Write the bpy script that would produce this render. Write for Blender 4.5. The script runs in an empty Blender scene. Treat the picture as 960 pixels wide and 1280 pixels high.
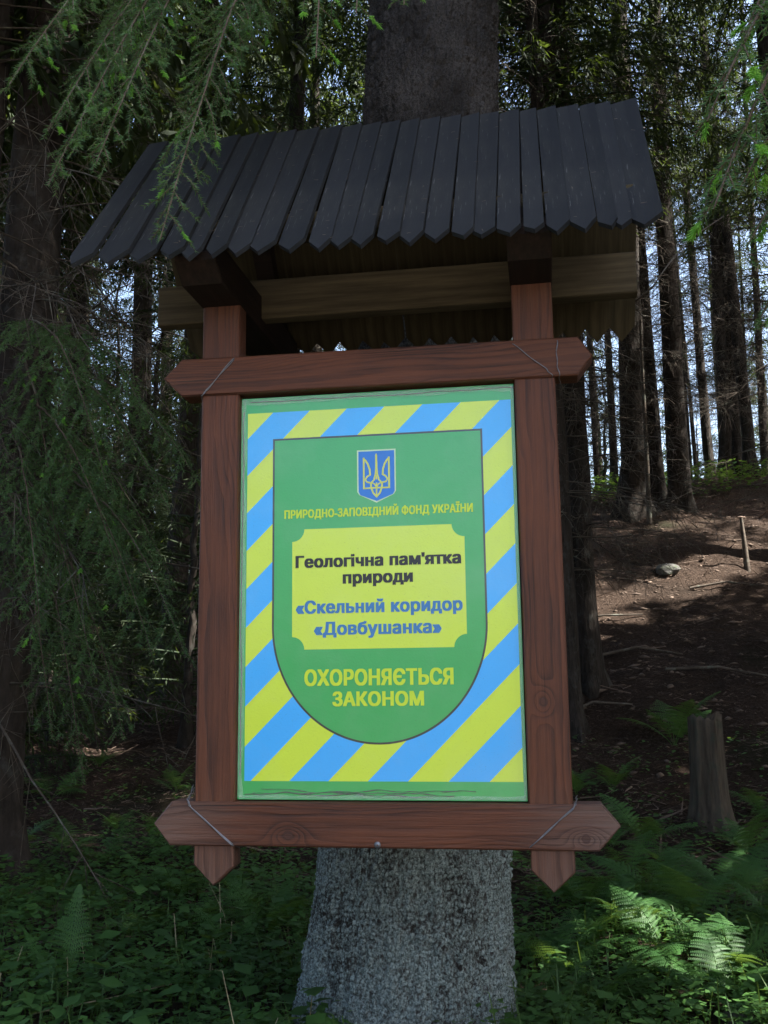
import bpy, math, random
import numpy as np
from mathutils import Vector, Matrix

# ------------------------------------------------------------------ camera, sky, sun, exposure
scene = bpy.context.scene
COL = scene.collection
R = math.radians
ZB = 1.26                                   # height of the top edge of the sign's lower rail
CAM = np.array([0.40864, -2.39687, 0.29051 + ZB])
RC = np.array([[0.98696429, -0.15635762, 0.03812845],     # columns: right, forward, up
               [0.16047246, 0.97411806, -0.15919357],
               [-0.01225049, 0.16323694, 0.98651083]])
FPX = 1250.0
cam_d = bpy.data.cameras.new('camera'); cam = bpy.data.objects.new('camera', cam_d); COL.objects.link(cam)
cam.matrix_world = Matrix(((RC[0, 0], RC[0, 2], -RC[0, 1], CAM[0]), (RC[1, 0], RC[1, 2], -RC[1, 1], CAM[1]),
                           (RC[2, 0], RC[2, 2], -RC[2, 1], CAM[2]), (0, 0, 0, 1)))
cam_d.sensor_fit = 'VERTICAL'; cam_d.sensor_height = 36.0; cam_d.lens = 36.0 * FPX / 1280
cam_d.clip_start = 0.05; cam_d.clip_end = 3000
scene.camera = cam

SUN_EL, SUN_AZ = 50.0, 97.0                 # azimuth of the sun, clockwise from +Y
world = bpy.data.worlds.new('World'); scene.world = world; world.use_nodes = True
wn = world.node_tree; bg = wn.nodes['Background']
sky = wn.nodes.new('ShaderNodeTexSky'); sky.sky_type = 'NISHITA'; sky.sun_disc = False
sky.sun_elevation = R(SUN_EL); sky.sun_rotation = R(SUN_AZ); sky.air_density = 1.0; sky.dust_density = 4.0; sky.ozone_density = 1.0
wn.links.new(sky.outputs[0], bg.inputs[0]); bg.inputs[1].default_value = 0.12
SUND = Vector((math.sin(R(SUN_AZ)) * math.cos(R(SUN_EL)), math.cos(R(SUN_AZ)) * math.cos(R(SUN_EL)), math.sin(R(SUN_EL))))
sl = bpy.data.lights.new('sun', 'SUN'); so = bpy.data.objects.new('sun', sl); COL.objects.link(so)
sl.energy = 5.0; sl.angle = R(0.53); sl.color = (1.0, 0.95, 0.87)
so.rotation_euler = SUND.to_track_quat('Z', 'Y').to_euler(); so.location = (0, 0, 30)
vs = scene.view_settings; vs.view_transform = 'Standard'; vs.look = 'None'; vs.gamma = 1; vs.use_curve_mapping = False
vs.exposure = 2.47
scene.cycles.max_bounces = 8; scene.cycles.diffuse_bounces = 4; scene.cycles.transparent_max_bounces = 12
scene.cycles.sample_clamp_indirect = 4.0

def ray(px, py):
    d = RC @ np.array([(px - 480) / FPX, 1.0, (640 - py) / FPX]); return d
def at(px, py, dist):                       # the point a horizontal distance away from the camera station
    d = ray(px, py); return CAM + d * (dist / math.hypot(d[0], d[1]))
def atY(px, py, y0):
    d = ray(px, py); return CAM + d * ((y0 - CAM[1]) / d[1])
FW = np.array([-0.1585, 0.9874]); RT = np.array([0.9874, 0.1585])

# ------------------------------------------------------------------ helpers
def tag(o, label=None, cat=None, group=None, kind=None):
    if label: o['label'] = label
    if cat: o['category'] = cat
    if group: o['group'] = group
    if kind: o['kind'] = kind
    return o
def empty(name, loc=(0, 0, 0), rz=0.0):
    o = bpy.data.objects.new(name, None); COL.objects.link(o); o.location = loc; o.rotation_euler = (0, 0, rz)
    o.empty_display_size = 0.1; return o
def link(name, me, mat=None, parent=None, loc=None, rot=None):
    o = bpy.data.objects.new(name, me); COL.objects.link(o)
    if mat is not None:
        if not me.materials:
            for m in (mat if isinstance(mat, (list, tuple)) else [mat]): me.materials.append(m)
    if parent is not None: o.parent = parent
    if loc is not None: o.location = loc
    if rot is not None: o.rotation_euler = rot
    return o
def mesh_np(name, V, T=None, Q=None, smooth=False):
    """mesh from numpy vertices and triangle / quad index arrays"""
    me = bpy.data.meshes.new(name)
    V = np.asarray(V, np.float32)
    idx = []; starts = []; n = 0; tot = []
    if T is not None and len(T):
        T = np.asarray(T, np.int32); idx.append(T.ravel()); starts.append(np.arange(len(T)) * 3); n = len(T) * 3
    if Q is not None and len(Q):
        Q = np.asarray(Q, np.int32); idx.append(Q.ravel()); starts.append(n + np.arange(len(Q)) * 4)
    idx = np.concatenate(idx); starts = np.concatenate(starts).astype(np.int32)
    me.vertices.add(len(V)); me.vertices.foreach_set('co', V.ravel())
    me.loops.add(len(idx)); me.loops.foreach_set('vertex_index', idx)
    me.polygons.add(len(starts)); me.polygons.foreach_set('loop_start', starts)
    me.update(calc_edges=True); me.validate()
    if smooth: me.polygons.foreach_set('use_smooth', np.ones(len(me.polygons), bool))
    return me
class MB:
    """collects tubes, tapered bars, diamonds and triangles"""
    def __init__(s): s.V = []; s.T = []; s.Q = []; s.n = 0
    def add(s, V, T=None, Q=None):
        V = np.asarray(V, np.float32).reshape(-1, 3)
        if T is not None and len(T): s.T.append(np.asarray(T, np.int32).reshape(-1, 3) + s.n)
        if Q is not None and len(Q): s.Q.append(np.asarray(Q, np.int32).reshape(-1, 4) + s.n)
        s.V.append(V); s.n += len(V)
    def tube(s, P, r, k=3):
        P = np.asarray(P, float); n = len(P); r = np.broadcast_to(np.asarray(r, float), (n,))
        d = np.gradient(P, axis=0); d /= np.linalg.norm(d, axis=1, keepdims=True) + 1e-9
        ref = np.array([0.0, 0, 1]) if abs(d[0, 2]) < .9 else np.array([1.0, 0, 0])
        a = np.cross(d, ref); a /= np.linalg.norm(a, axis=1, keepdims=True) + 1e-9; b = np.cross(d, a)
        th = np.arange(k) * 2 * math.pi / k
        V = P[:, None] + r[:, None, None] * (np.cos(th)[None, :, None] * a[:, None] + np.sin(th)[None, :, None] * b[:, None])
        i = np.arange(n - 1)[:, None] * k; j = np.arange(k)[None]; j2 = (j + 1) % k
        Q = np.stack([i + j, i + j2, i + k + j2, i + k + j], -1).reshape(-1, 4)
        s.add(V.reshape(-1, 3), Q=Q)
    def build(s, name, mat, parent=None, smooth=False):
        T = np.concatenate(s.T) if s.T else None; Q = np.concatenate(s.Q) if s.Q else None
        me = mesh_np(name, np.concatenate(s.V), T, Q, smooth)
        return link(name, me, mat, parent)
    def mesh(s, name, mat, smooth=False):
        T = np.concatenate(s.T) if s.T else None; Q = np.concatenate(s.Q) if s.Q else None
        me = mesh_np(name, np.concatenate(s.V), T, Q, smooth); me.materials.append(mat); return me
def unit(v): v = np.asarray(v, float); return v / (np.linalg.norm(v, axis=-1, keepdims=True) + 1e-9)
def h2(a, b, s=0):
    x = np.sin(a * 127.1 + b * 311.7 + s * 74.7) * 43758.5453; return x - np.floor(x)
def vnoise(x, y, s=0):
    xi = np.floor(x); yi = np.floor(y); fx = x - xi; fy = y - yi; fx = fx * fx * (3 - 2 * fx); fy = fy * fy * (3 - 2 * fy)
    return ((h2(xi, yi, s) * (1 - fx) + h2(xi + 1, yi, s) * fx) * (1 - fy) + (h2(xi, yi + 1, s) * (1 - fx) + h2(xi + 1, yi + 1, s) * fx) * fy)
def fbm(x, y, o=4, s=0):
    r = 0; a = .5
    for k in range(o): r = r + a * vnoise(x * 2 ** k, y * 2 ** k, s + k); a *= .5
    return r

# ------------------------------------------------------------------ materials
class NT:
    def __init__(s, name):
        s.m = bpy.data.materials.new(name); s.m.use_nodes = True; s.t = s.m.node_tree; s.n = s.t.nodes; s.n.clear()
        s.out = s.n.new('ShaderNodeOutputMaterial'); s.b = s.n.new('ShaderNodeBsdfPrincipled')
        s.t.links.new(s.b.outputs[0], s.out.inputs[0])
    def nd(s, t, **k):
        o = s.n.new(t)
        for a, v in k.items(): setattr(o, a, v)
        return o
    def L(s, a, b): s.t.links.new(a, b)
    def put(s, sock, v):
        if hasattr(v, 'is_output') or isinstance(v, bpy.types.NodeSocket): s.L(v, sock)
        else: sock.default_value = v
    def math(s, op, a, b=None, c=None, clamp=False):
        n = s.nd('ShaderNodeMath', operation=op); n.use_clamp = clamp
        for i, v in enumerate((a, b, c)):
            if v is not None: s.put(n.inputs[i], v)
        return n.outputs[0]
    def mix(s, f, a, b, blend='MIX'):
        n = s.nd('ShaderNodeMix', data_type='RGBA', blend_type=blend)
        s.put(n.inputs[0], f); s.put(n.inputs[6], (*a, 1) if isinstance(a, tuple) and len(a) == 3 else a)
        s.put(n.inputs[7], (*b, 1) if isinstance(b, tuple) and len(b) == 3 else b); return n.outputs[2]
    def coord(s, scale=None, kind='Object', loc=(0, 0, 0), rot=(0, 0, 0)):
        o = s.nd('ShaderNodeTexCoord').outputs[kind]
        if scale is None: return o
        m = s.nd('ShaderNodeMapping'); m.inputs['Scale'].default_value = scale; m.inputs['Location'].default_value = loc
        m.inputs['Rotation'].default_value = rot; s.L(o, m.inputs[0]); return m.outputs[0]
    def noise(s, v, scale, detail=4, rough=.55, dist=0.0):
        n = s.nd('ShaderNodeTexNoise'); s.L(v, n.inputs['Vector']); n.inputs['Scale'].default_value = scale
        n.inputs['Detail'].default_value = detail; n.inputs['Roughness'].default_value = rough; n.inputs['Distortion'].default_value = dist
        return n.outputs[0]
    def vor(s, v, scale, feat='F1', out=0):
        n = s.nd('ShaderNodeTexVoronoi', feature=feat); s.L(v, n.inputs['Vector']); n.inputs['Scale'].default_value = scale; return n.outputs[out]
    def ramp(s, f, stops):
        n = s.nd('ShaderNodeValToRGB'); s.L(f, n.inputs[0]); e = n.color_ramp.elements
        while len(e) < len(stops): e.new(.5)
        for el, (p, c) in zip(e, stops): el.position = p; el.color = (*c, 1) if len(c) == 3 else c
        return n.outputs[0]
    def bump(s, h, strength=.5, dist=.01):
        n = s.nd('ShaderNodeBump'); n.inputs['Strength'].default_value = strength; n.inputs['Distance'].default_value = dist
        s.L(h, n.inputs['Height']); s.L(n.outputs[0], s.b.inputs['Normal']); return n
    def rand(s):
        return s.nd('ShaderNodeObjectInfo').outputs['Random']
    def col(s, c): s.put(s.b.inputs['Base Color'], (*c, 1) if isinstance(c, tuple) and len(c) == 3 else c)
    def rough(s, r): s.put(s.b.inputs['Roughness'], r)
    def spec(s, v): s.put(s.b.inputs['Specular IOR Level'], v)

def leaf_mat(name, c1, c2, trans=.35, rough=.55, scale=9.0, kind='Object'):
    t = NT(name); v = t.coord((1, 1, 1), kind); n = t.noise(v, scale, 2)
    c = t.mix(t.ramp(n, [(.35, (0, 0, 0)), (.65, (1, 1, 1))]), c1, c2)
    t.col(c); t.rough(rough); t.spec(.35)
    tr = t.nd('ShaderNodeBsdfTranslucent'); t.L(t.mix(.35, c, (.35, .5, .05)), tr.inputs[0])
    ms = t.nd('ShaderNodeMixShader'); ms.inputs[0].default_value = trans
    t.L(t.b.outputs[0], ms.inputs[1]); t.L(tr.outputs[0], ms.inputs[2]); t.L(ms.outputs[0], t.out.inputs[0]); return t.m
M = {}
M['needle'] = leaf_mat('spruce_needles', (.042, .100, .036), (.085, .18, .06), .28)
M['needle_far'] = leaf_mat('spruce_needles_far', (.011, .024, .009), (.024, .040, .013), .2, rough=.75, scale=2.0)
M['shoot'] = leaf_mat('fresh_shoots', (.13, .36, .045), (.2, .46, .07), .45)
M['fern'] = leaf_mat('fern_green', (.035, .105, .026), (.06, .15, .035), .4, scale=6)
M['herb'] = leaf_mat('herb_leaves', (.03, .082, .02), (.062, .15, .033), .35, scale=3)
M['grass'] = leaf_mat('grass_blades', (.03, .075, .02), (.07, .13, .03), .3, scale=3)
M['dry'] = leaf_mat('dry_straw', (.25, .2, .12), (.36, .3, .19), .2)

def bark_mat(name, c1, c2, c3, zs=.35, scale=30.0, bump=.8, dist=.012):
    t = NT(name); v = t.coord((1, 1, zs))
    n = t.noise(v, scale * .5, 6, .65); vo = t.vor(v, scale)
    c = t.mix(t.ramp(n, [(.35, (0, 0, 0)), (.62, (1, 1, 1))]), c1, c2)
    l = t.noise(t.coord((1, 1, 1)), 9, 5, .7)
    c = t.mix(t.ramp(l, [(.52, (0, 0, 0)), (.68, (.8, .8, .8))]), c, c3)
    t.col(c); t.rough(.9); t.spec(.2)
    t.bump(t.math('ADD', t.math('MULTIPLY', vo, .8), n), bump, dist); return t.m
M['bark'] = bark_mat('spruce_bark', (.018, .014, .011), (.042, .034, .028), (.06, .06, .054))
M['twig'] = bark_mat('twig_bark', (.05, .036, .025), (.10, .075, .055), (.13, .13, .10), 1, 40, .3, .002)
M['deadtwig'] = bark_mat('dead_twig_bark', (.05, .04, .032), (.11, .09, .072), (.18, .20, .165), 1, 20, .3, .002)
M['stumpwood'] = bark_mat('weathered_stump_wood', (.035, .027, .02), (.085, .068, .05), (.05, .055, .038), .12, 40, .9, .01)

# lichen covered bark of the near trunk
t = NT('lichen_bark'); v = t.coord((1, 1, .8))
fl = t.nd('ShaderNodeAttribute', attribute_name='flake').outputs['Fac']
n1 = t.noise(v, 150, 5, .75); n2 = t.noise(v, 5, 5, .65); n4 = t.noise(v, 105, 4, .7)
base = t.mix(t.ramp(n1, [(.35, (0, 0, 0)), (.65, (1, 1, 1))]), (.02, .017, .016), (.085, .075, .07)); base = t.mix(t.ramp(n2, [(.38, (.75, .75, .75)), (.62, (0, 0, 0))]), base, (.014, .012, .011))
lich = t.mix(t.ramp(n1, [(.40, (0, 0, 0)), (.60, (1, 1, 1))]), (.065, .084, .083), (.30, .365, .36))
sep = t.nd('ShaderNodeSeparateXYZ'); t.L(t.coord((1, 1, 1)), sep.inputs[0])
low = t.math('SUBTRACT', 1.0, t.math('MULTIPLY', t.math('SUBTRACT', sep.outputs[2], 1.9, clamp=True), .97))  # less lichen higher up: shade on the upper trunk put into the colour
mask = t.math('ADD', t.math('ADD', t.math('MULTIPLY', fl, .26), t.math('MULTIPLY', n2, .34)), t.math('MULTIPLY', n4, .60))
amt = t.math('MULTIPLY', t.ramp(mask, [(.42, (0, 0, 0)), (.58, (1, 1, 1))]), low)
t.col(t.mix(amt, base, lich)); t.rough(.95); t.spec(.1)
t.bump(t.math('ADD', n1, t.math('MULTIPLY', t.vor(v, 230), .8)), .7, .006); M['lichen_bark'] = t.m

def wood_mat(name, seed, knots=(), half=.55, weather=1.0, dark=(.009, .004, .003), light=(.125, .038, .014), grey=(.165, .115, .092)):
    """stained softwood, grain along local X, rings bent round knots, ends greyed by weather"""
    t = NT(name); rg = random.Random(seed)
    o = t.coord((1, 1, 1)); s = t.nd('ShaderNodeSeparateXYZ'); t.L(o, s.inputs[0]); X, Y, Z = s.outputs
    nz = t.noise(t.coord((1.1, 5, 5), loc=(seed * 3.1, 0, 0)), 1.6, 3, .5)
    a = t.math('ADD', t.math('MULTIPLY', X, rg.uniform(-.05, .05)), t.math('MULTIPLY', t.math('SUBTRACT', nz, .5), .10))
    zz = t.math('ADD', t.math('ADD', Z, a), rg.uniform(-.02, .02))
    yy = t.math('ADD', Y, .06 + rg.uniform(0, .05))
    r = t.math('SQRT', t.math('ADD', t.math('MULTIPLY', zz, zz), t.math('MULTIPLY', yy, yy)))
    for kx, kz, ks in knots:
        dx = t.math('SUBTRACT', X, kx); dz = t.math('SUBTRACT', Z, kz)
        d2 = t.math('ADD', t.math('MULTIPLY', t.math('MULTIPLY', dx, dx), .35), t.math('MULTIPLY', dz, dz))
        g = t.math('EXPONENT', t.math('DIVIDE', d2, -(ks * ks)))
        r = t.math('ADD', r, t.math('MULTIPLY', g, .022))
    fr = t.math('FRACT', t.math('MULTIPLY', r, 170.0))
    late = t.ramp(fr, [(0, (.15, .15, .15)), (.50, (.28, .28, .28)), (.86, (1, 1, 1)), (.97, (.9, .9, .9)), (1, (.15, .15, .15))])
    fine = t.noise(t.coord((6, 160, 160), loc=(seed, 0, 0)), 1.0, 5, .65)
    streak = t.ramp(t.noise(t.coord((2.2, 95, 95), loc=(seed * 2.3, 0, 0)), 1.0, 6, .75), [(.36, (0, 0, 0)), (.64, (1, 1, 1))])
    blot = t.noise(t.coord((3, 9, 9), loc=(seed * 1.7, 0, 0)), 1.0, 4, .6)
    f = t.math('ADD', t.math('MULTIPLY', late, .50), t.math('MULTIPLY', streak, .52), clamp=True)
    c = t.mix(f, light, dark)
    c = t.mix(t.ramp(blot, [(.35, (0, 0, 0)), (.7, (.55, .55, .55))]), c, (.145, .042, .014))
    ax = t.math('ABSOLUTE', X)
    w = t.math('ADD', t.math('MULTIPLY', t.math('SUBTRACT', ax, half - .24), 3.4), t.math('MULTIPLY', t.math('SUBTRACT', fine, .5), 1.2), clamp=True)
    gc = t.mix(late, grey, (grey[0] * .55, grey[1] * .5, grey[2] * .48))
    c = t.mix(t.math('MULTIPLY', w, .75 * weather), c, gc)
    for kx, kz, ks in knots:
        dx = t.math('SUBTRACT', X, kx); dz = t.math('SUBTRACT', Z, kz)
        d = t.math('SQRT', t.math('ADD', t.math('MULTIPLY', dx, dx), t.math('MULTIPLY', dz, dz)))
        d = t.math('ADD', d, t.math('MULTIPLY', t.math('SUBTRACT', fine, .5), .006))
        k = t.ramp(t.math('DIVIDE', d, ks * .9), [(0, (.7, .7, .7)), (.32, (.75, .75, .75)), (.40, (1, 1, 1)), (.50, (.85, .85, .85)), (.58, (0, 0, 0))])
        c = t.mix(t.math('MULTIPLY', k, .8), c, (.045, .017, .010))
    ck = t.noise(t.coord((1.3, 210, 210), loc=(seed * 5.3, 0, 0)), 1.0, 2, .5); c = t.mix(t.ramp(ck, [(.70, (0, 0, 0)), (.73, (.85, .85, .85))]), c, (.008, .005, .004))
    t.col(c); t.rough(t.math('ADD', .46, t.math('MULTIPLY', fine, .25))); t.spec(.4)
    t.bump(t.math('ADD', t.math('MULTIPLY', late, -.5), t.math('MULTIPLY', streak, -.8)), .6, .0025); return t.m
def plain_wood(name, c1, c2, sc=(3, 60, 60)):
    t = NT(name); n = t.noise(t.coord(sc), 1.0, 5, .65); b = t.noise(t.coord((2, 5, 5)), 1.5, 4)
    c = t.mix(t.ramp(n, [(.35, (0, 0, 0)), (.65, (1, 1, 1))]), c1, c2)
    c = t.mix(t.math('MULTIPLY', t.rand(), .4), c, c1); c = t.mix(t.ramp(b, [(.55, (0, 0, 0)), (.75, (.6, .6, .6))]), c, (c1[0] * .6, c1[1] * .6, c1[2] * .6))
    t.col(c); t.rough(.8); t.spec(.2); t.bump(n, .5, .003); return t.m
M['rawwood'] = plain_wood('unpainted_roof_wood', (.03, .024, .012), (.075, .058, .03))
M['darkwood'] = plain_wood('dark_stained_wood', (.010, .007, .005), (.024, .014, .010))

t = NT('black_roof_paint'); v = t.coord((2, 40, 40)); n = t.noise(v, 1.0, 5, .65); sp = t.noise(t.coord((9, 160, 160)), 1.0, 6, .7)
c = t.mix(n, (.007, .0085, .010), (.016, .018, .022)); c = t.mix(t.math('MULTIPLY', t.rand(), .6), c, (.022, .024, .028)); c = t.mix(t.ramp(t.noise(t.coord((1.5, 7, 7)), 2.0, 5, .7), [(.45, (0, 0, 0)), (.7, (.7, .7, .7))]), c, (.030, .031, .030))
wr = t.ramp(t.math('ADD', sp, t.math('MULTIPLY', t.noise(t.coord((3, 6, 6)), 1.0, 3), .35)), [(.80, (0, 0, 0)), (.95, (.6, .6, .6))])
t.col(t.mix(wr, c, (.26, .25, .24))); t.rough(.7); t.spec(.25); t.bump(n, .45, .002); M['roofpaint'] = t.m

t = NT('grey_wire'); t.col((.30, .31, .33)); t.rough(.45); t.b.inputs['Metallic'].default_value = .75
n = t.noise(t.coord((1, 1, 1)), 90, 3); t.col(t.mix(n, (.10, .10, .11), (.27, .28, .30))); M['wire'] = t.m
def ink(name, c, rough=.32):
    t = NT(name); n = t.noise(t.coord((1, 1, 1)), 300, 3, .6); w = t.noise(t.coord((1, 1, 1)), 14, 3)
    t.col(t.mix(t.math('MULTIPLY', w, .3), c, (c[0] * .8, c[1] * .8, c[2] * .8))); t.rough(rough); t.spec(.5); t.bump(n, .12, .001); return t.m
GREEN = (.020, .37, .075); YEL = (.58, .74, .03); BLUE = (.02, .40, .88)
M['ink_black'] = ink('black_ink', (.02, .02, .02)); M['ink_blue'] = ink('blue_ink', (.045, .20, .45)); M['ink_yellow'] = ink('yellow_ink', YEL)
M['ink_emblem'] = ink('emblem_blue_ink', (.03, .20, .62)); M['ink_gold'] = ink('emblem_yellow_ink', (.62, .66, .12)); M['ink_pale'] = ink('pale_edge_ink', (.55, .75, .45))

# printed panel: green margin, diagonal stripes, shield field with dark outline, pale plate
t = NT('printed_panel'); s = t.nd('ShaderNodeSeparateXYZ'); t.L(t.coord((1, 1, 1)), s.inputs[0]); X, Y, Z = s.outputs
def between(a, lo, hi): return t.math('MULTIPLY', t.math('GREATER_THAN', a, lo), t.math('LESS_THAN', a, hi))
c_ = t.math('DIVIDE', t.math('SUBTRACT', t.math('SUBTRACT', X, Z), .120), .193)
stripe = t.math('LESS_THAN', t.math('FRACT', t.math('ADD', c_, 40.0)), .5)
inr = t.math('MULTIPLY', between(X, -.332, .341), between(Z, .0465, .966))
def shield(gx):
    a = .264 + gx; b = .285 + gx
    u = t.math('DIVIDE', t.math('SUBTRACT', X, .002), a); w = t.math('DIVIDE', t.math('MINIMUM', t.math('SUBTRACT', Z, .42), 0.0), b)
    e = t.math('ADD', t.math('POWER', t.math('ABSOLUTE', u), 2.0), t.math('MULTIPLY', w, w))
    return t.math('MULTIPLY', t.math('LESS_THAN', e, 1.0), t.math('LESS_THAN', Z, .893 + gx))
plate = t.math('MULTIPLY', between(X, -.2135, .2185), between(Z, .3605, .6595))
for cx in (-.2135, .2185):
    for cz in (.3605, .6595):
        dx = t.math('SUBTRACT', X, cx); dz = t.math('SUBTRACT', Z, cz)
        plate = t.math('MULTIPLY', plate, t.math('GREATER_THAN', t.math('ADD', t.math('MULTIPLY', dx, dx), t.math('MULTIPLY', dz, dz)), .031 ** 2))
c = t.mix(inr, GREEN, t.mix(stripe, YEL, BLUE)); c = t.mix(shield(.003), c, (.012, .02, .015)); c = t.mix(shield(-.002), c, GREEN); c = t.mix(plate, c, YEL)
op = t.noise(t.coord((1, 1, 1)), 210, 3, .5); dirt = t.noise(t.coord((1, 1, 1)), 520, 2, .5); fade = t.noise(t.coord((1, 1, 1)), 5, 4, .6)
c = t.mix(t.ramp(dirt, [(.70, (0, 0, 0)), (.75, (.6, .6, .6))]), c, (.03, .03, .025))
c = t.mix(t.ramp(fade, [(.45, (0, 0, 0)), (.8, (.10, .10, .10))]), c, (.5, .55, .5))
t.col(c); t.rough(t.math('ADD', .27, t.math('MULTIPLY', fade, .12))); t.spec(.6); t.b.inputs['Coat Weight'].default_value = .7; t.b.inputs['Coat Roughness'].default_value = .14; t.bump(op, .22, .0016); M['panel'] = t.m
t = NT('wrinkled_film'); t.col((.75, .8, .75)); t.rough(.18); t.b.inputs['Alpha'].default_value = .2; t.bump(t.noise(t.coord((1, 1, 1)), 120, 5, .7), .8, .004); M['film'] = t.m
t = NT('sealant_crack'); t.col(t.mix(t.noise(t.coord((1, 1, 1)), 120, 3), (.04, .038, .03), (.26, .27, .24))); t.rough(.6); M['crack'] = t.m

# forest floor
t = NT('forest_floor'); v = t.coord((1, 1, 1))
n1 = t.noise(v, 1.1, 6, .6); n2 = t.noise(v, 35, 6, .75); n3 = t.noise(v, 160, 4, .7); nm = t.noise(v, .55, 5, .65)
c = t.ramp(n2, [(.3, (.018, .012, .009)), (.5, (.045, .03, .022)), (.68, (.10, .068, .05))])
c = t.mix(t.ramp(n3, [(.5, (0, 0, 0)), (.75, (.7, .7, .7))]), c, (.16, .112, .085))
c = t.mix(t.ramp(n1, [(.5, (0, 0, 0)), (.7, (.5, .5, .5))]), c, (.028, .021, .016))
c = t.mix(t.ramp(nm, [(.55, (0, 0, 0)), (.68, (.6, .6, .6))]), c, (.022, .036, .012))
t.col(c); t.rough(.95); t.spec(.1); t.bump(t.math('ADD', n2, t.math('MULTIPLY', n3, .6)), 1.0, .05); M['ground'] = t.m
t = NT('litter'); n = t.noise(t.coord((1, 1, 1)), 2.5, 5); t.col(t.mix(t.ramp(n, [(.35, (0, 0, 0)), (.65, (1, 1, 1))]), (.055, .036, .025), (.19, .135, .10))); t.rough(.9); M['litter'] = t.m
t = NT('mossy_stone'); n = t.noise(t.coord((1, 1, 1)), 14, 6, .65); g = t.noise(t.coord((1, 1, 1)), 3, 4)
c = t.mix(n, (.045, .043, .038), (.12, .115, .105)); t.col(t.mix(t.ramp(g, [(.5, (0, 0, 0)), (.65, (.8, .8, .8))]), c, (.05, .07, .03))); t.rough(.9); t.bump(n, .7, .02); M['stone'] = t.m

# ------------------------------------------------------------------ the ground
def ground(x, y):
    x = np.asarray(x, float); y = np.asarray(y, float)
    u = (x - CAM[0]) * FW[0] + (y - CAM[1]) * FW[1]; v = (x - CAM[0]) * RT[0] + (y - CAM[1]) * RT[1]
    crest = 4.1 + 1.15 * np.tanh(v / 4.0)
    up = np.clip(u / 3.0, -1.5, 1); lowp = np.where(up > 0, .42 * (up * up * (3 - 2 * up)), .12 * up)
    sp = np.log1p(np.exp(np.clip((u - 6.6) * 2.2, -30, 30))) / 2.2       # soft start of the slope
    top = crest - lowp; k = top / 10.6
    rise = np.minimum(sp * k, top); rise = top - np.log1p(np.exp(np.clip((top - sp * k) * 3.0, -30, 30))) / 3.0
    fall = np.maximum(u - 18.5, 0); fall = np.minimum(.02 * fall * fall, .35 * fall); fall = np.minimum(fall, 14 + 0 * fall)
    nb = (fbm(x * .6 + 7, y * .6, 4, 3) - .47) * .34 + (fbm(x * 2.7, y * 2.7 + 5, 4, 9) - .47) * .16
    fade = np.clip(1.3 - np.hypot(x, y) / 60, 0, 1)
    return lowp + rise - fall + nb * fade
def gz(x, y): return float(ground(x, y))
a = np.linspace(-1, 1, 335); gx = 400 * np.sign(a) * (np.abs(a) ** 4.2) + 22 * a * np.exp(-(a * 0) ** 2)
b = np.linspace(-1, 1, 335); gy = 5 + 400 * np.sign(b) * (np.abs(b) ** 4.2) + 22 * b
GX, GY = np.meshgrid(gx, gy); GZ = ground(GX, GY)
nx = len(gx); ii = (np.arange(len(gy) - 1)[:, None] * nx + np.arange(nx - 1)[None]).ravel()
go = link('ground', mesh_np('ground', np.stack([GX, GY, GZ], -1).reshape(-1, 3), Q=np.stack([ii, ii + 1, ii + nx + 1, ii + nx], -1), smooth=True), M['ground'])
tag(go, kind='structure')

t = NT('bounce_gravel'); n = t.noise(t.coord((1, 1, 1)), 45, 5, .7); n2 = t.noise(t.coord((1, 1, 1)), .8, 4)  # unseen gravel path behind the camera, added to bounce sunlight onto the sign
t.col(t.mix(t.math('MULTIPLY', n2, .5), t.mix(n, (.22, .20, .17), (.46, .43, .38)), (.30, .26, .2))); t.rough(.95); t.bump(n, .8, .02)
px_ = np.linspace(-45, 45, 181); py_ = np.linspace(-10.5, -3.9, 25); PX, PYY = np.meshgrid(px_, py_); PYY = PYY + .5 * np.sin(PX * .13)
ii = (np.arange(24)[:, None] * 181 + np.arange(180)[None]).ravel()
tag(link('path', mesh_np('path', np.stack([PX, PYY, ground(PX, PYY) + .03], -1).reshape(-1, 3), Q=np.stack([ii, ii + 1, ii + 182, ii + 181], -1), smooth=True), t.m), kind='structure')

# ------------------------------------------------------------------ the sign
def prism(pts, y0, y1, bev=0.0):
    """outline in x,z pushed from y0 (front) to y1 with a small chamfer on the front edge"""
    P = np.asarray(pts, float); n = len(P)
    c = P.mean(0); rings = [(P, y1), (P, y0 + bev)]
    if bev:
        e = unit(np.roll(P, -1, 0) - P); nn = np.stack([-e[:, 1], e[:, 0]], -1)
        if ((c - P) * nn).sum() < 0: nn = -nn
        off = unit(nn + np.roll(nn, 1, 0)) * bev; rings.append((P + off, y0))
    V = np.concatenate([np.stack([q[:, 0], np.full(n, y), q[:, 1]], -1) for q, y in rings])
    F = [list(range(n)), list(range((len(rings) - 1) * n, len(rings) * n))[::-1]]
    for k in range(len(rings) - 1):
        for i in range(n): F.append([k * n + i, k * n + (i + 1) % n, (k + 1) * n + (i + 1) % n, (k + 1) * n + i])
    return V, F
def poly_mesh(name, V, F):
    me = bpy.data.meshes.new(name); me.from_pydata([tuple(v) for v in V], [], F); me.update()
    import bmesh
    bm = bmesh.new(); bm.from_mesh(me); bmesh.ops.recalc_face_normals(bm, faces=bm.faces); bm.to_mesh(me); bm.free(); return me
sign = empty('information_sign', (0, 0, ZB))
tag(sign, 'brown framed green notice board with black shingled roof, hung on thick spruce trunk', 'sign')
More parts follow.
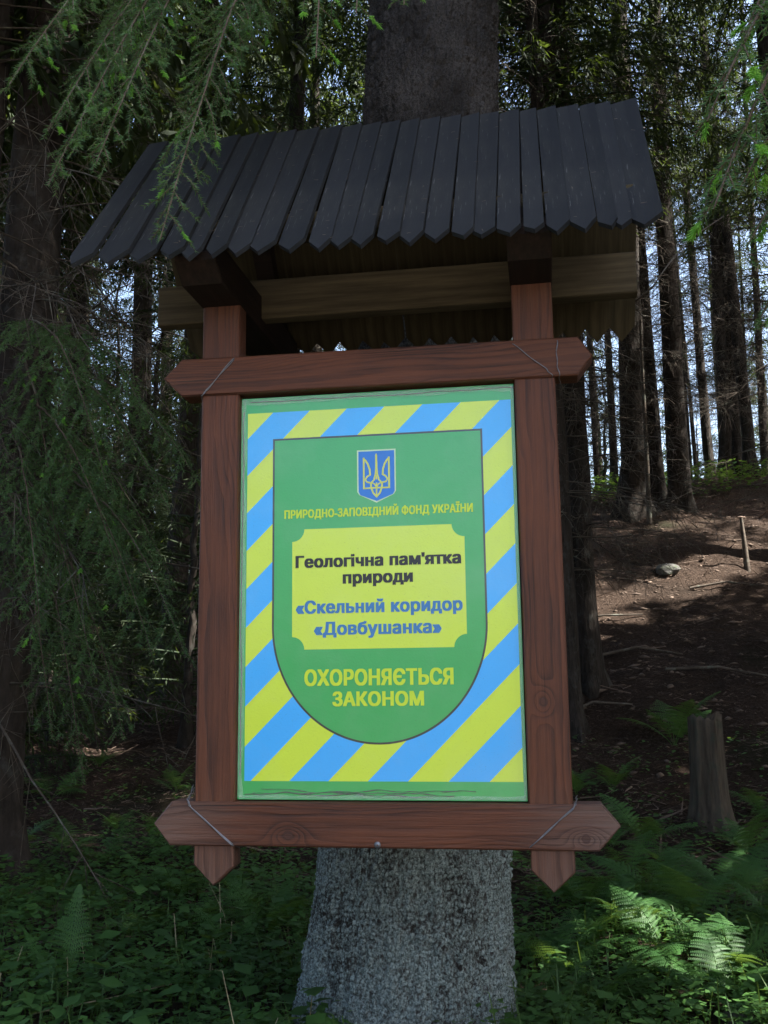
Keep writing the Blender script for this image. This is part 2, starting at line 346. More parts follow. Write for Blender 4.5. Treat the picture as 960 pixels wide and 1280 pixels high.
# rails: local X runs along the rail
wb = wood_mat('rail_wood_low', 3, [(-.215, -.024, .024), (.478, -.024, .022)], .55, 1.0)
wt = wood_mat('rail_wood_high', 8, [(.05, .2, .02)], .56, .12)
V, F = prism([(-.550, -.001), (-.506, .051), (.516, .051), (.556, .003), (.506, -.051), (-.508, -.051)], -.008, .062, .004)
link('rail', poly_mesh('rail', V, F), wb, sign, (0, 0, -.051))
V, F = prism([(-.552, .004), (-.504, .053), (.510, .047), (.544, -.003), (.506, -.051), (-.502, -.047)], -.008, .062, .004)
link('rail', poly_mesh('rail', V, F), wt, sign, (0, 0, 1.0610))
# posts: local X runs down the post; they stop inside the rails' lap joint
def post(x0, mat, lean):
    V, F = prism([(-.70, -.05), (-.70, .05), (.755, .05), (.80, 0.0), (.752, -.05)], 0, .055, .004)
    me = poly_mesh('post', V, F); o = link('post', me, mat, sign, (x0, 0, .605), (0, math.pi / 2 + lean, 0)); return o
post(-.400, wood_mat('post_wood_a', 21, [(.60, .1, .02)], .80, .7), 0.0)
post(.402, wood_mat('post_wood_b', 34, [(.375, -.008, .022)], .80, .7), 0.0)
# printed panel set back between the posts
bw, bz = .349, .995
V, F = prism([(-bw, .003), (-bw, 1.006), (bw, 1.006), (bw, .003)], .022, .034, 0)
panel = link('panel', poly_mesh('panel', V, F), M['panel'], sign)
V, F = prism([(-.40, -.05), (-.40, 1.05), (.40, 1.05), (.40, -.05)], .0345, .052, 0)
link('backing_board', poly_mesh('backing_board', V, F), M['darkwood'], sign)
PY = .0214
def text(name, body, mat, x0, x1, zbase, cap, bold=.022, y=PY):
    """flat lettering; a bold weight is several thin layers of the same glyphs, each a hair apart"""
    c = bpy.data.curves.new(name, 'FONT'); c.body = body; c.size = 1; c.resolution_u = 3; c.space_character = 1.07
    o = bpy.data.objects.new(name, c); COL.objects.link(o); bpy.context.view_layer.update()
    cu = o.to_curve(bpy.context.evaluated_depsgraph_get(), apply_modifiers=False); loops = []
    for sp in cu.splines:
        bp = sp.bezier_points; L = []
        for i in range(len(bp)):
            p, q = bp[i], bp[(i + 1) % len(bp)]
            ch = q.co - p.co; bent = max(abs(ch.x * (h_ - p.co).y - ch.y * (h_ - p.co).x) for h_ in (p.handle_right, q.handle_left)) > 2e-4 * max(ch.length, .01)
            for w in ((0, .33, .67) if bent else (0,)): L.append(p.co * (1 - w) ** 3 + p.handle_right * 3 * w * (1 - w) ** 2 + q.handle_left * 3 * w * w * (1 - w) + q.co * w ** 3)
        L = [v.to_2d() for v in L]; L = [v for i, v in enumerate(L) if (v - L[i - 1]).length > 1e-4]; loops.append(L)
    o.to_curve_clear(); bpy.data.objects.remove(o); bpy.data.curves.remove(c)
    def area(L): return sum(L[i - 1].x * L[i].y - L[i].x * L[i - 1].y for i in range(len(L))) / 2
    def inside(p, L):
        r = False
        for i in range(len(L)):
            a_, b_ = L[i - 1], L[i]
            if (a_.y > p.y) != (b_.y > p.y) and p.x < (b_.x - a_.x) * (p.y - a_.y) / (b_.y - a_.y) + a_.x: r = not r
        return r
    ar = [area(L) for L in loops]; outs = []; hol = {}
    for i, L in enumerate(loops):                         # a contour wholly inside another and wound the other way is its hole
        box = [j for j in range(len(loops)) if j != i and abs(ar[j]) > abs(ar[i]) and ar[j] * ar[i] < 0 and all(inside(p, loops[j]) for p in L)]
        if box: hol.setdefault(min(box, key=lambda j: abs(ar[j])), []).append(L)
        else: outs.append(i)
    cl = []; F = []
    for O in outs:                                        # each stroke contour with its holes, cut into exact trapezoids
        E_ = [(L[i - 1], L[i]) for L in [loops[O]] + hol.get(O, []) for i in range(len(L))]; ys = sorted({round(p.y, 5) for e in E_ for p in e})
        for y0, y1 in zip(ys[:-1], ys[1:]):
            ym = (y0 + y1) / 2; xs = []
            for p, q in E_:
                if (p.y > ym) != (q.y > ym):
                    f = lambda yy: p.x + (q.x - p.x) * (yy - p.y) / (q.y - p.y)
                    xs.append((f(ym), f(y0), f(y1)))
            xs.sort()
            for l_, r_ in zip(xs[0::2], xs[1::2]): n0 = len(cl); cl += [(l_[1], y0), (r_[1], y0), (r_[2], y1), (l_[2], y1)]; F.append((n0, n0 + 1, n0 + 2, n0 + 3))
    co = np.array(cl)
    mn, mx = co[:, 0].min() - bold, co[:, 0].max() + bold; s = (x1 - x0) / (mx - mn); k = cap / (CAPH + 2 * bold * .7)
    V = []; FF = []
    for q, (dx, dz) in enumerate([(0, 0), (-1, .6), (1, .6), (-1, -.6), (1, -.6)]):
        for fi, f in enumerate(F):                       # overlapping strokes of a glyph never share a plane
            yy = y - .0001 * q - .00008 * ((fi * .618034) % 1); FF.append(tuple(range(len(V), len(V) + len(f))))
            V += [(x0 + (cl[i][0] + dx * bold - mn) * s, yy, zbase + (cl[i][1] + .7 * bold + dz * bold * .7) * k) for i in f]
    me = bpy.data.meshes.new(name); me.from_pydata(V, [], FF); me.update()
    return link(name, me, mat, panel)
cc = bpy.data.curves.new('cap_probe', 'FONT'); cc.body = 'Н'; cc.size = 1; oo = bpy.data.objects.new('cap_probe', cc); COL.objects.link(oo)
bpy.context.view_layer.update(); CAPH = oo.dimensions[1]; bpy.data.objects.remove(oo); bpy.data.curves.remove(cc)
text('lettering', 'ПРИРОДНО-ЗАПОВІДНИЙ ФОНД УКРАЇНИ', M['ink_yellow'], -.234, .241, .6875, .0225, .050)
text('lettering', "Геологічна пам'ятка", M['ink_black'], -.205, .209, .5615, .032, .058)
text('lettering', 'природи', M['ink_black'], -.085, .090, .5195, .032, .058)
text('lettering', '«Скельний коридор', M['ink_blue'], -.204, .210, .4475, .0335, .050)
text('lettering', '«Довбушанка»', M['ink_blue'], -.158, .158, .3945, .0335, .050)
text('lettering', 'ОХОРОНЯЄТЬСЯ', M['ink_yellow'], -.182, .184, .2715, .041, .050)
text('lettering', 'ЗАКОНОМ', M['ink_yellow'], -.112, .112, .2225, .036, .050)
# emblem: blue shield, pale edge, trident in ribbons
def flat(name, pts, y, mat, parent):
    me = bpy.data.meshes.new(name); me.from_pydata([(x, y, z) for x, z in pts], [], [list(range(len(pts)))]); me.update()
    return link(name, me, mat, parent)
K = .000273
def ez(p): return (.0025 + (p[0] - 403) * K, .854 - (p[1] - 195) * K)
def shield_pts(g): return [ez(p) for p in ((228 - g, 195 - g), (578 + g, 195 - g), (578 + g, 580), (560 + g * .7, 610), (403, 680 + g * 1.2), (246 - g * .7, 610), (228 - g, 580))]
flat('emblem_edge', shield_pts(5), PY - .0002, M['ink_pale'], panel)
em = flat('emblem', shield_pts(-8), PY - .0005, M['ink_emblem'], panel)
mb = MB()
def ribbon(P, w):
    P = np.array([ez(p) for p in P]); w = np.broadcast_to(np.asarray(w, float) * K / 2, (len(P),))
    d = unit(np.gradient(P, axis=0)); nrm = np.stack([-d[:, 1], d[:, 0]], -1)
    A = P + nrm * w[:, None]; B = P - nrm * w[:, None]; n = len(P)
    V = np.concatenate([A, B]); V = np.stack([V[:, 0], np.full(2 * n, PY - .0008 - .00001 * len(mb.V)), V[:, 1]], -1)
    i = np.arange(n - 1); mb.add(V, Q=np.stack([i, i + 1, n + i + 1, n + i], -1))
for sg in (1, -1):
    def mr(L): return [(403 + (x - 403) * sg, y) for x, y in L]
    ribbon(mr([(286, 262), (286, 400), (286, 556)]), 17)
    ribbon(mr([(282, 272), (305, 292), (325, 325), (341, 375), (345, 430)]), 17)
    ribbon(mr([(345, 425), (318, 440), (300, 468), (315, 492), (352, 500)]), 15)
    ribbon(mr([(280, 550), (320, 549), (403, 547)]), 14)
    ribbon(mr([(403, 470), (398, 420), (383, 470), (362, 492), (352, 505)]), 14)
    ribbon(mr([(397, 300), (398, 360), (395, 420), (380, 465)]), [8, 12, 15, 12])
    ribbon(mr([(350, 500), (354, 545), (372, 595), (406, 634)]), 16)
    ribbon(mr([(360, 500), (385, 512), (403, 545)]), 12)
ribbon([(403, 228), (403, 250), (403, 300), (403, 420)], [8, 20, 18, 12]); ribbon([(403, 500), (403, 560), (403, 625)], 13)
mb.build('trident', M['ink_gold'], em)
# wrinkled film and sealant round the panel
rng = np.random.default_rng(5)
def film(p0, p1, w, side, seed):
    n = 160; tt = np.linspace(0, 1, n); A = np.array(p0)[None] * (1 - tt)[:, None] + np.array(p1)[None] * tt[:, None]
    V = []
    for j in range(5):
        wob = w * (j / 4) * (0.6 + .8 * fbm(tt * 14 + seed, tt * 0 + 3, 4, seed))
        V.append(np.stack([A[:, 0] + side[0] * wob, np.full(n, PY - .0012) - .0045 * fbm(tt * 45 + j * 2.3, tt * 0 + j + seed, 3, seed + 4) * (1.2 - abs(j - 1.5) * .3), A[:, 1] + side[1] * wob], -1))
    V = np.stack(V, 1); i = (np.arange(n - 1)[:, None] * 5 + np.arange(4)[None]).ravel()
    link('film_edge', mesh_np('film_edge', V.reshape(-1, 3), Q=np.stack([i, i + 1, i + 6, i + 5], -1)), M['film'], panel)
film((-.3485, .01), (-.3485, 1.0), .014, (1, 0), 1); film((-.345, .0045), (.345, .0045), .010, (0, 1), 2)
film((-.345, 1.004), (.345, 1.004), .015, (0, -1), 3); film((.3485, .01), (.3485, 1.0), .007, (-1, 0), 4)
for k in range(3):
    mb = MB(); xx = np.linspace(-.33 + .02 * k, .13 + .05 * k, 70)
    zz = .0065 + .020 * fbm(xx * 13 + k * 5, xx * 0 + k, 5, 30 + k) + .003 * k + .03 * np.clip(-.27 - xx, 0, 1)
    mb.tube(np.stack([xx, np.full(70, PY - .0015), zz], -1), .0003 + .0017 * fbm(xx * 70, xx * 0, 3, k) ** 1.5, 4); mb.build('crack', M['crack'], panel)
mb = MB(); zz = np.linspace(.06, .97, 90); mb.tube(np.stack([-.3435 + .008 * (fbm(zz * 12, zz * 0, 4, 50) - .4), np.full(90, PY - .001), zz], -1), .0012, 4); mb.build('crack', M['crack'], panel)
mb = MB(); mb.tube(np.stack([zz * .75 - .37, np.full(90, PY - .001), .999 - .008 * fbm(zz * 14, zz * 0, 4, 61)], -1), .0010, 4); mb.build('crack', M['crack'], panel)
# binding wire round the four lap joints
def wire(P, r=.0013, strands=2, gap=.006):
    mb = MB()
    for k in range(strands):
        Q = np.array(P, float); Q[:, 2] += (k - .5 * (strands - 1)) * gap * np.linspace(1, -.6, len(Q)); Q[:, 1] -= .0005 * k
        tt = np.linspace(0, len(Q) - 1, 40); QQ = np.stack([np.interp(tt, np.arange(len(Q)), Q[:, i]) for i in range(3)], -1)
        QQ[:, 0] += .0015 * np.sin(tt * 7 + k * 2); mb.tube(QQ, r, 5)
    mb.build('binding_wire', M['wire'], sign)
yf = -.0105
wire([(-.462, .03, .03), (-.463, yf, .002), (-.455, yf, -.012), (-.35, yf, -.098), (-.345, .03, -.106)], strands=3)
wire([(.462, .04, .012), (.458, yf, .004), (.452, yf, -.008), (.352, yf, -.094), (.348, .04, -.106)])
wire([(-.36, .03, 1.118), (-.362, yf, 1.106), (-.43, yf, 1.03), (-.446, yf, 1.012), (-.458, .03, 1.0)])
wire([(.345, .03, 1.112), (.352, yf, 1.098), (.43, yf, 1.03), (.445, yf, 1.012), (.448, .03, 1.0)], strands=1)
wire([(.462, .03, 1.11), (.46, yf, 1.10), (.457, yf, 1.05), (.462, yf, 1.012), (.463, .03, 1.0)], strands=1)
mb = MB(); th = np.linspace(0, 2 * math.pi, 13)[:-1]; mb.tube([(0.0, -.006, -.094), (0.0, -.0095, -.094), (0.0, -.0105, -.094)], [.008, .008, .002], 10); mb.build('screw_head', M['wire'], sign)

# roof: eaves (y -.26, z 1.28), ridge (y .214, z 1.865), back eaves (y .665, z 1.335)
RY, RZ = .214, 1.865
FS = np.array([RY, RZ]); FE = np.array([-.2600, 1.2850]); BE = np.array([.662, 1.335])
def boxm(name, c, s, mat, parent, rot=None):
    x, y, z = [q / 2 for q in s]; V, F = prism([(-x, -z), (-x, z), (x, z), (x, -z)], -y, y, min(.004, min(x, y, z) * .5)); return link(name, poly_mesh(name, V, F), mat, parent, c, rot)
roof = boxm('roof', (0, RY, RZ - .13), (1.36, .05, .09), M['rawwood'], sign)      # ridge beam carries the slopes
roof.location = (0, RY, RZ - .13)
def tip_x(px, py): 
    p = atY(px, py, FE[0]); return p[0]
tips = [(91, 334), (134, 332), (174, 328), (207, 327), (237, 325), (262, 324), (292, 324), (325, 321), (362, 321), (395, 321), (423, 318), (455, 318), (482, 316), (515, 312), (546, 308), (579, 306), (604, 303), (639, 303), (667, 300), (692, 298), (729, 296), (762, 294), (781, 292), (811, 292)]
tx = np.array([tip_x(*p) for p in tips]); tx = np.clip(tx, -.70, .70)
ed = np.concatenate([[-.7075], (tx[1:] + tx[:-1]) / 2, [.7075]])
def shingle(xa, xb, tipx, top, end, side, rg, tilt):
    """one pointed roof board; local X runs down the slope, local Y across, local Z is its upper face"""
    L = float(np.hypot(*(end - top))); w = xb - xa; hw = w / 2 + (-.0008 if side > 0 else .003); tl = min(.046, w * .72); tp = np.clip(tipx - (xa + xb) / 2, -w * .3, w * .3)
    th = .011
    O = [(-.004, -hw), (L - tl, -hw), (L + rg.uniform(-.010, .010), tp), (L - tl, hw), (-.004, hw)]
    V = [(x, y, 0) for x, y in O] + [(x, y, -th) for x, y in O]; n = 5
    F = [[0, 1, 2, 3, 4], [9, 8, 7, 6, 5]] + [[i, i + n, (i + 1) % n + n, (i + 1) % n] for i in range(n)]
    me = bpy.data.meshes.new('shingle'); me.from_pydata(V, [], F); me.update()
    for m in (M['roofpaint'], M['rawwood']): me.materials.append(m)
    me.polygons[1].material_index = 1
    d = unit(end - top); ex = Vector((0, d[0], d[1])); ey = Vector((1, 0, 0)) * side; ez_ = ex.cross(ey)
    o = bpy.data.objects.new('shingle', me); COL.objects.link(o); o.parent = roof
    m = Matrix((ex, ey, ez_)).transposed().to_4x4() @ Matrix.Rotation(tilt, 4, 'X') @ Matrix.Rotation(rg.uniform(-.011, .011), 4, 'Z')
    m.translation = Vector(((xa + xb) / 2, top[0], top[1] - .0162 * ((xa + xb) / 2 + .7) / 1.4)) - roof.location
    o.matrix_local = m; return o
rg = random.Random(4)
for i in range(24):
    o = shingle(ed[i], ed[i + 1], tx[i], FS, FE + np.array([rg.uniform(-.004, .004), 0]), 1, rg, rg.uniform(.08, .19))
ed2 = np.linspace(-.7075, .7075, 21)
for i in range(20):
    shingle(ed2[i], ed2[i + 1], (ed2[i] + ed2[i + 1]) / 2, FS + np.array([.006, -.014]), BE, -1, rg, rg.uniform(-.08, .08))
mb = MB(); rr_ = np.random.default_rng(8); n = 90; fx = rr_.uniform(-.69, .69, n); ft = rr_.uniform(.03, .97, n) ** .8; ang = rr_.uniform(0, 3.14, n); Ln = rr_.uniform(.006, .016, n)
ds = unit(FE - FS); nrm_ = np.array([0, ds[1], -ds[0]]); P_ = np.stack([fx, FS[0] + (FE - FS)[0] * ft, FS[1] + (FE - FS)[1] * ft - .0162 * (fx + .7) / 1.4], -1) + nrm_ * .0065
D_ = np.stack([np.cos(ang), np.sin(ang) * ds[0], np.sin(ang) * ds[1]], -1); S_ = np.cross(D_, nrm_) * .0011
mb.add(np.stack([P_ - S_, P_ + S_, P_ + D_ * Ln[:, None] + S_ * .5 + nrm_ * .002, P_ + D_ * Ln[:, None] - S_ * .5 + nrm_ * .002], 1).reshape(-1, 3) - np.array(roof.location), Q=np.arange(n * 4).reshape(-1, 4))
tag(mb.build('needle_litter', M['litter'], roof), kind='stuff')
# carpentry under the roof
boxm('purlin', (0.012, .215, 1.345), (1.335, .045, .115), plain_wood('weathered_plank', (.042, .034, .020), (.10, .08, .048)), sign)
boxm('purlin', (0.0, -.10, 1.405), (1.30, .05, .06), M['rawwood'], sign)
boxm('purlin', (0.0, .50, 1.425), (1.30, .05, .06), M['rawwood'], sign)
for x0 in (-.400, .402):
    V, F = prism([(-.165, .100), (-.205, .060), (-.205, .040), (-.150, 0.0), (.60, 0.0), (.60, .100)], -.052, .052, .003)
    link('bracket', poly_mesh('bracket', V, F), M['darkwood'], sign, (x0, 0, 1.254), (0, 0, math.pi / 2))
    for (e, sgn) in ((FE, -1), (BE, 1)):
        a = np.array([RY, RZ - .09]); b_ = np.array([e[0] - sgn * .10, e[1] + .03]); mid = (a + b_) / 2; L = float(np.hypot(*(b_ - a)))
        boxm('rafter', (x0, mid[0], mid[1]), (.055, L, .05), M['darkwood'], sign, (math.atan2(b_[1] - a[1], b_[0] - a[0]), 0, 0))
for z0 in (.18, .86): boxm('mounting_beam', (-.03, .40, z0), (.10, .67, .09), M['darkwood'], sign)

# ------------------------------------------------------------------ main trunk behind the sign
TY = .985
def tr_c(z): return -.047 + .0405 * (z - 1.0)
def tr_r(z): return np.maximum(.303 - .0240 * (z - 1.0), .03) * np.where(z > 6, np.clip(1 - (z - 6) / 90, .1, 1), 1)
zs = np.concatenate([np.linspace(.05, .3, 14), np.arange(.31, 1.36, .0042), np.linspace(1.4, 2.85, 90), np.arange(2.86, 4.3, .0055), np.linspace(4.35, 12, 60)]); nt = 400
TH0 = np.concatenate([np.linspace(math.pi * .94, math.pi * 2.06, 316)[:-1], np.linspace(math.pi * 2.06, math.pi * 2.94, nt - 315 + 1)[:-1]])
Zc, Tc = np.meshgrid(zs, TH0, indexing='ij')
def worley(u, v, per, s):
    ui = np.floor(u); vi = np.floor(v); f1 = np.full(u.shape, 9.0); f2 = f1.copy(); idv = np.zeros(u.shape)
    for du in (-1, 0, 1):
        for dv in (-1, 0, 1):
            cu = (ui + du); cw = np.mod(cu, per); cv = vi + dv
            px = cu + .15 + .7 * h2(cw, cv, s); py = cv + .15 + .7 * h2(cw, cv, s + 5); d = np.hypot(u - px, v - py)
            r_ = h2(cw, cv, s + 11); m = d < f1; f2 = np.where(m, f1, np.minimum(f2, d)); idv = np.where(m, r_, idv); f1 = np.where(m, d, f1)
    return f1, f2, idv
cu = Tc / (2 * math.pi); cu = cu - np.floor(cu)
wob = .6 * (fbm(cu * 40, Zc * 12, 3, 70) - .45)
f1, f2, i1 = worley(cu * 150 + 1.6 * wob, Zc * 62 + 1.6 * wob, 150, 1); g1, g2, i2 = worley(cu * 44 + wob, Zc * 11 + 2 * wob, 44, 7)
edge = np.clip((f2 - f1) * 2.2, 0, 1); edge2 = np.clip((g2 - g1) * 3.0, 0, 1)
hgt = .0075 * edge * (.1 + 1.1 * i1 ** 1.5) + .010 * edge2 * (.2 + i2) + .003 * fbm(cu * 300, Zc * 150, 2, 77) + .010 * (fbm(cu * 22, Zc * 3, 3, 22) - .45)
furrow = np.clip(1 - np.abs(fbm(cu * 12, Zc * .8, 3, 40) - .45) * 16, 0, 1); hgt -= .008 * furrow
flare = np.clip((1.05 - Zc) / .75, 0, 1.4) ** 1.8
lob = .5 + .5 * np.cos(Tc * 5 + 1.2); left = np.clip(-np.cos(Tc), 0, 1)
rad = tr_r(Zc) + hgt * np.where(Zc < 4.2, 1, .6) + flare * (.012 + .10 * lob * left)
V = np.stack([tr_c(Zc) + rad * np.cos(Tc), TY + rad * np.sin(Tc) + .004 * (Zc - 1), Zc], -1).reshape(-1, 3)
i = np.arange(len(zs) - 1)[:, None] * nt; j = np.arange(nt)[None]; j2 = (j + 1) % nt
me = mesh_np('trunk', V, Q=np.stack([i + j, i + j2, i + nt + j2, i + nt + j], -1).reshape(-1, 4), smooth=True)
at_ = me.attributes.new('flake', 'FLOAT', 'POINT'); at_.data.foreach_set('value', (i1 * edge).astype(np.float32).ravel())
main_tree = empty('spruce_tree', (tr_c(0.3), TY, .3)); tag(main_tree, 'thick lichen-covered spruce trunk that carries the notice board', 'tree')
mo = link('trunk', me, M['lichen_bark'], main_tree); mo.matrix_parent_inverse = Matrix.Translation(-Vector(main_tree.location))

# ------------------------------------------------------------------ spruce boughs with needles
def polyline(P0, d, L, droop, n, rng, wob=.06):
    P = [np.array(P0, float)]; d = unit(d); st = L / n
    for k in range(n):
        d = unit(d + np.array([0, 0, -droop * st]) + rng.normal(0, wob, 3) * math.sqrt(st)); P.append(P[-1] + d * st)
    return np.array(P)
def needles(mb, P, step, nl, w, rng, fwd=.75, t0=0.0):
    seg = np.diff(P, axis=0); sl_ = np.linalg.norm(seg, axis=1); cum = np.concatenate([[0], np.cumsum(sl_)]); n = int(cum[-1] * (1 - t0) / step)
    if n < 1: return
    s = cum[-1] * t0 + rng.random(n) * cum[-1] * (1 - t0); k = np.clip(np.searchsorted(cum, s) - 1, 0, len(sl_) - 1)
    p = P[k] + seg[k] * ((s - cum[k]) / sl_[k])[:, None]; d = unit(seg[k])
    lt2 = np.cross(d, np.array([0.0, 0.0, 1.0])); lt2 += .02 * rng.normal(size=(n, 3)); r = unit(lt2) * np.where(rng.random(n) < .5, 1, -1)[:, None] + rng.normal(0, .38, (n, 3)); r[:, 2] += .15; r = unit(r - (r * d).sum(1, keepdims=True) * d)
    nd = unit(d * (fwd * rng.uniform(.6, 1.3, n))[:, None] + r); L = nl * rng.uniform(.7, 1.1, n); q = unit(np.cross(nd, rng.normal(size=(n, 3)))) * (w / 2)
    V = np.stack([p - q, p + q, p + nd * L[:, None]], 1); mb.add(V.reshape(-1, 3), T=np.arange(n * 3).reshape(-1, 3))
def bough(parent, rng, ax, side=.35, nl=.015, w=.0016, step=.0016, shoots=.25, start=.15, hang=1.6, r0=.007, shoot_n=1.0, dens=1.0):
    wood = MB(); nee = MB(); sho = MB()
    n = len(ax); L = float(np.linalg.norm(np.diff(ax, axis=0), axis=1).sum())
    wood.tube(ax, np.linspace(r0, .0016, n), 5); needles(nee, ax, step, nl, w, rng, t0=max(.45, start))
    s = L * start; sd = 1
    while s < L * .985:
        fr = s / L; k = min(int(fr * (n - 1)), n - 2); p = ax[k] + (ax[k + 1] - ax[k]) * (fr * (n - 1) - k); f = unit(ax[k + 1] - ax[k])
        lat = unit(np.cross(f, np.array([0, 0, 1.0]))) * sd; sd = -sd
        l2 = side * (1 - fr) ** .55 * rng.uniform(.55, 1.15) * min(1, .45 + fr * 2.5) + .03
        d2 = unit(f * rng.uniform(.5, 1.0) + lat * rng.uniform(.6, 1.0) + np.array([0, 0, rng.uniform(-.5, .1)]))
        b2 = polyline(p, d2, l2, hang / max(l2, .12) * .5, max(4, int(l2 / .04)), rng, .12); m = len(b2)
        wood.tube(b2, np.linspace(.0022, .0010, m), 3); needles(nee, b2, step, nl, w, rng, t0=.06)
        if rng.random() < shoots: e = b2[-1] + unit(b2[-1] - b2[-2]) * rng.uniform(.018, .035); needles(sho, np.array([b2[-1], (b2[-1] + e) / 2, e]), step * .30 / shoot_n, nl * .95, w * 1.15, rng, 1.1)
        q = .05
        while q < l2 * .9:
            g = q / l2; kk = min(int(g * (m - 1)), m - 2); p3 = b2[kk] + (b2[kk + 1] - b2[kk]) * (g * (m - 1) - kk); f3 = unit(b2[kk + 1] - b2[kk])
            l3 = rng.uniform(.035, .12) * (1.1 - g) + .02; lat3 = unit(np.cross(f3, rng.normal(size=3)))
            b3 = polyline(p3, f3 * .9 + lat3 * .8 + np.array([0, 0, -.25]), l3, 2.0, 3, rng, .1); wood.tube(b3, .0009, 3); needles(nee, b3, step, nl, w, rng)
            if rng.random() < shoots * .6: e = b3[-1] + unit(b3[-1] - b3[-2]) * rng.uniform(.012, .028); needles(sho, np.array([b3[-1], (b3[-1] + e) / 2, e]), step * .3 / shoot_n, nl * .9, w * 1.15, rng, 1.1)
            q += rng.uniform(.025, .06) / dens
        s += rng.uniform(.025, .055) / dens
    inv = Matrix.Translation(-Vector(parent.location))
    o = wood.build('bough', M['twig'], parent); o.matrix_parent_inverse = inv
    tag(nee.build('needles', M['needle'], o), kind='stuff')
    if sho.V: tag(sho.build('new_shoots', M['shoot'], o), kind='stuff')
    return o
def bough_to(parent, rng, A, B, sag=.25, **k):
    """a bough from A whose tip ends near B"""
    A = np.array(A, float); B = np.array(B, float); L = float(np.linalg.norm(B - A)); C_ = (A + B) / 2 + np.array([0, 0, sag * L])
    t_ = np.linspace(0, 1, max(9, int(L / .05)))[:, None]; P = A * (1 - t_) ** 2 + 2 * C_ * t_ * (1 - t_) + B * t_ ** 2
    P += np.cumsum(rng.normal(0, .004, P.shape), 0) * (1 - t_); return bough(parent, rng, P, **k)

rng = np.random.default_rng(11)
# boughs of the sign's own tree reach out over the roof's end towards the open side
BT = [((330, -160), .55, (12, 105), -.35), ((350, -140), .5, (60, 165), -.30), ((420, -220), .4, (60, 232), -.42), ((380, -180), .4, (120, 205), -.46),
      ((420, -170), .35, (200, 300), -.52), ((300, -120), .5, (120, 60), -.1), ((450, -150), .2, (300, 40), -.2), ((420, -240), .5, (395, 72), -.75), ((470, -120), .2, (445, 18), -.7), ((520, -120), .3, (505, 6), -.75)]
for (pa, ya, pb, yb) in BT[:7]:
    bough_to(main_tree, rng, atY(pa[0], pa[1], ya), atY(pb[0], pb[1], yb), .22, side=.27, shoots=.12, nl=.0145, w=.0022, step=.0012, hang=1.5, start=.20, dens=1.6)
for (pa, ya, pb, yb) in BT[7:]:
    bough_to(main_tree, rng, atY(pa[0], pa[1], ya), atY(pb[0], pb[1], yb), .3, side=.14, shoots=.4, nl=.0145, w=.0022, step=.0012, start=.2)
# a spruce just outside the view on the right, its twigs with fresh shoots hang into the picture
rt = empty('spruce_tree', (2.75, -.75, gz(2.75, -.75))); tag(rt, 'spruce with bright fresh shoots on twigs hanging beside the roof', 'tree')
for (pa, ya, pb, yb, sd) in [((1130, -330), -.85, (915, 85), -1.0, .10), ((1130, -260), -.85, (884, 152), -1.05, .10), ((1090, -130), -.85, (892, 262), -1.05, .11), ((1130, -60), -.8, (925, 235), -.95, .11),
                             ((1200, -40), -.6, (935, 305), -.7, .14), ((1160, -200), -.5, (935, 120), -.6, .16), ((1200, -350), -.6, (955, 20), -.9, .14), ((1160, 40), -.4, (950, 400), -.4, .18), ((1180, -120), -.3, (925, 190), -.3, .18)]:
    bough_to(rt, rng, atY(pa[0], pa[1], ya), atY(pb[0], pb[1], yb), .12, side=sd, shoots=.3, nl=.0175, w=.0022, step=.0013, hang=1.2, start=.2, shoot_n=1.4, dens=1.1)

# ------------------------------------------------------------------ forest trees
def trunk_mesh(name, H, r0, seed, k=18):
    rng = np.random.default_rng(seed); z = np.concatenate([[-.5, -.1, .05, .2, .45], np.linspace(.8, H, 26)]); n = len(z)
    r = r0 * np.clip(1.06 - .9 * z / H, .05, 2) * (1 + .9 * np.exp(-np.maximum(z, 0) / .16) * .6); wx = np.cumsum(rng.normal(0, .012, n)); wy = np.cumsum(rng.normal(0, .012, n)); wx[:5] = 0; wy[:5] = 0
    th = np.arange(k) * 2 * math.pi / k; lob = 1 + .35 * np.exp(-np.maximum(z, 0) / .2)[:, None] * np.cos(th * 4 + rng.uniform(0, 6))[None] + rng.normal(0, .025, (n, k))
    V = np.stack([wx[:, None] + r[:, None] * lob * np.cos(th), wy[:, None] + r[:, None] * lob * np.sin(th), np.repeat(z[:, None], k, 1)], -1).reshape(-1, 3)
    i = np.arange(n - 1)[:, None] * k; j = np.arange(k)[None]; j2 = (j + 1) % k
    me = mesh_np(name, V, Q=np.stack([i + j, i + j2, i + k + j2, i + k + j], -1).reshape(-1, 4), smooth=True); me.materials.append(M['bark']); return me
def diamonds(mb, P, D, L, W, rng):
    n = len(P); q = unit(np.cross(D, rng.normal(size=(n, 3)))) * W[:, None]; m = P + D * (L * .4)[:, None]
    mb.add(np.stack([P, m - q, P + D * L[:, None], m + q], 1).reshape(-1, 3), Q=np.arange(n * 4).reshape(-1, 4))
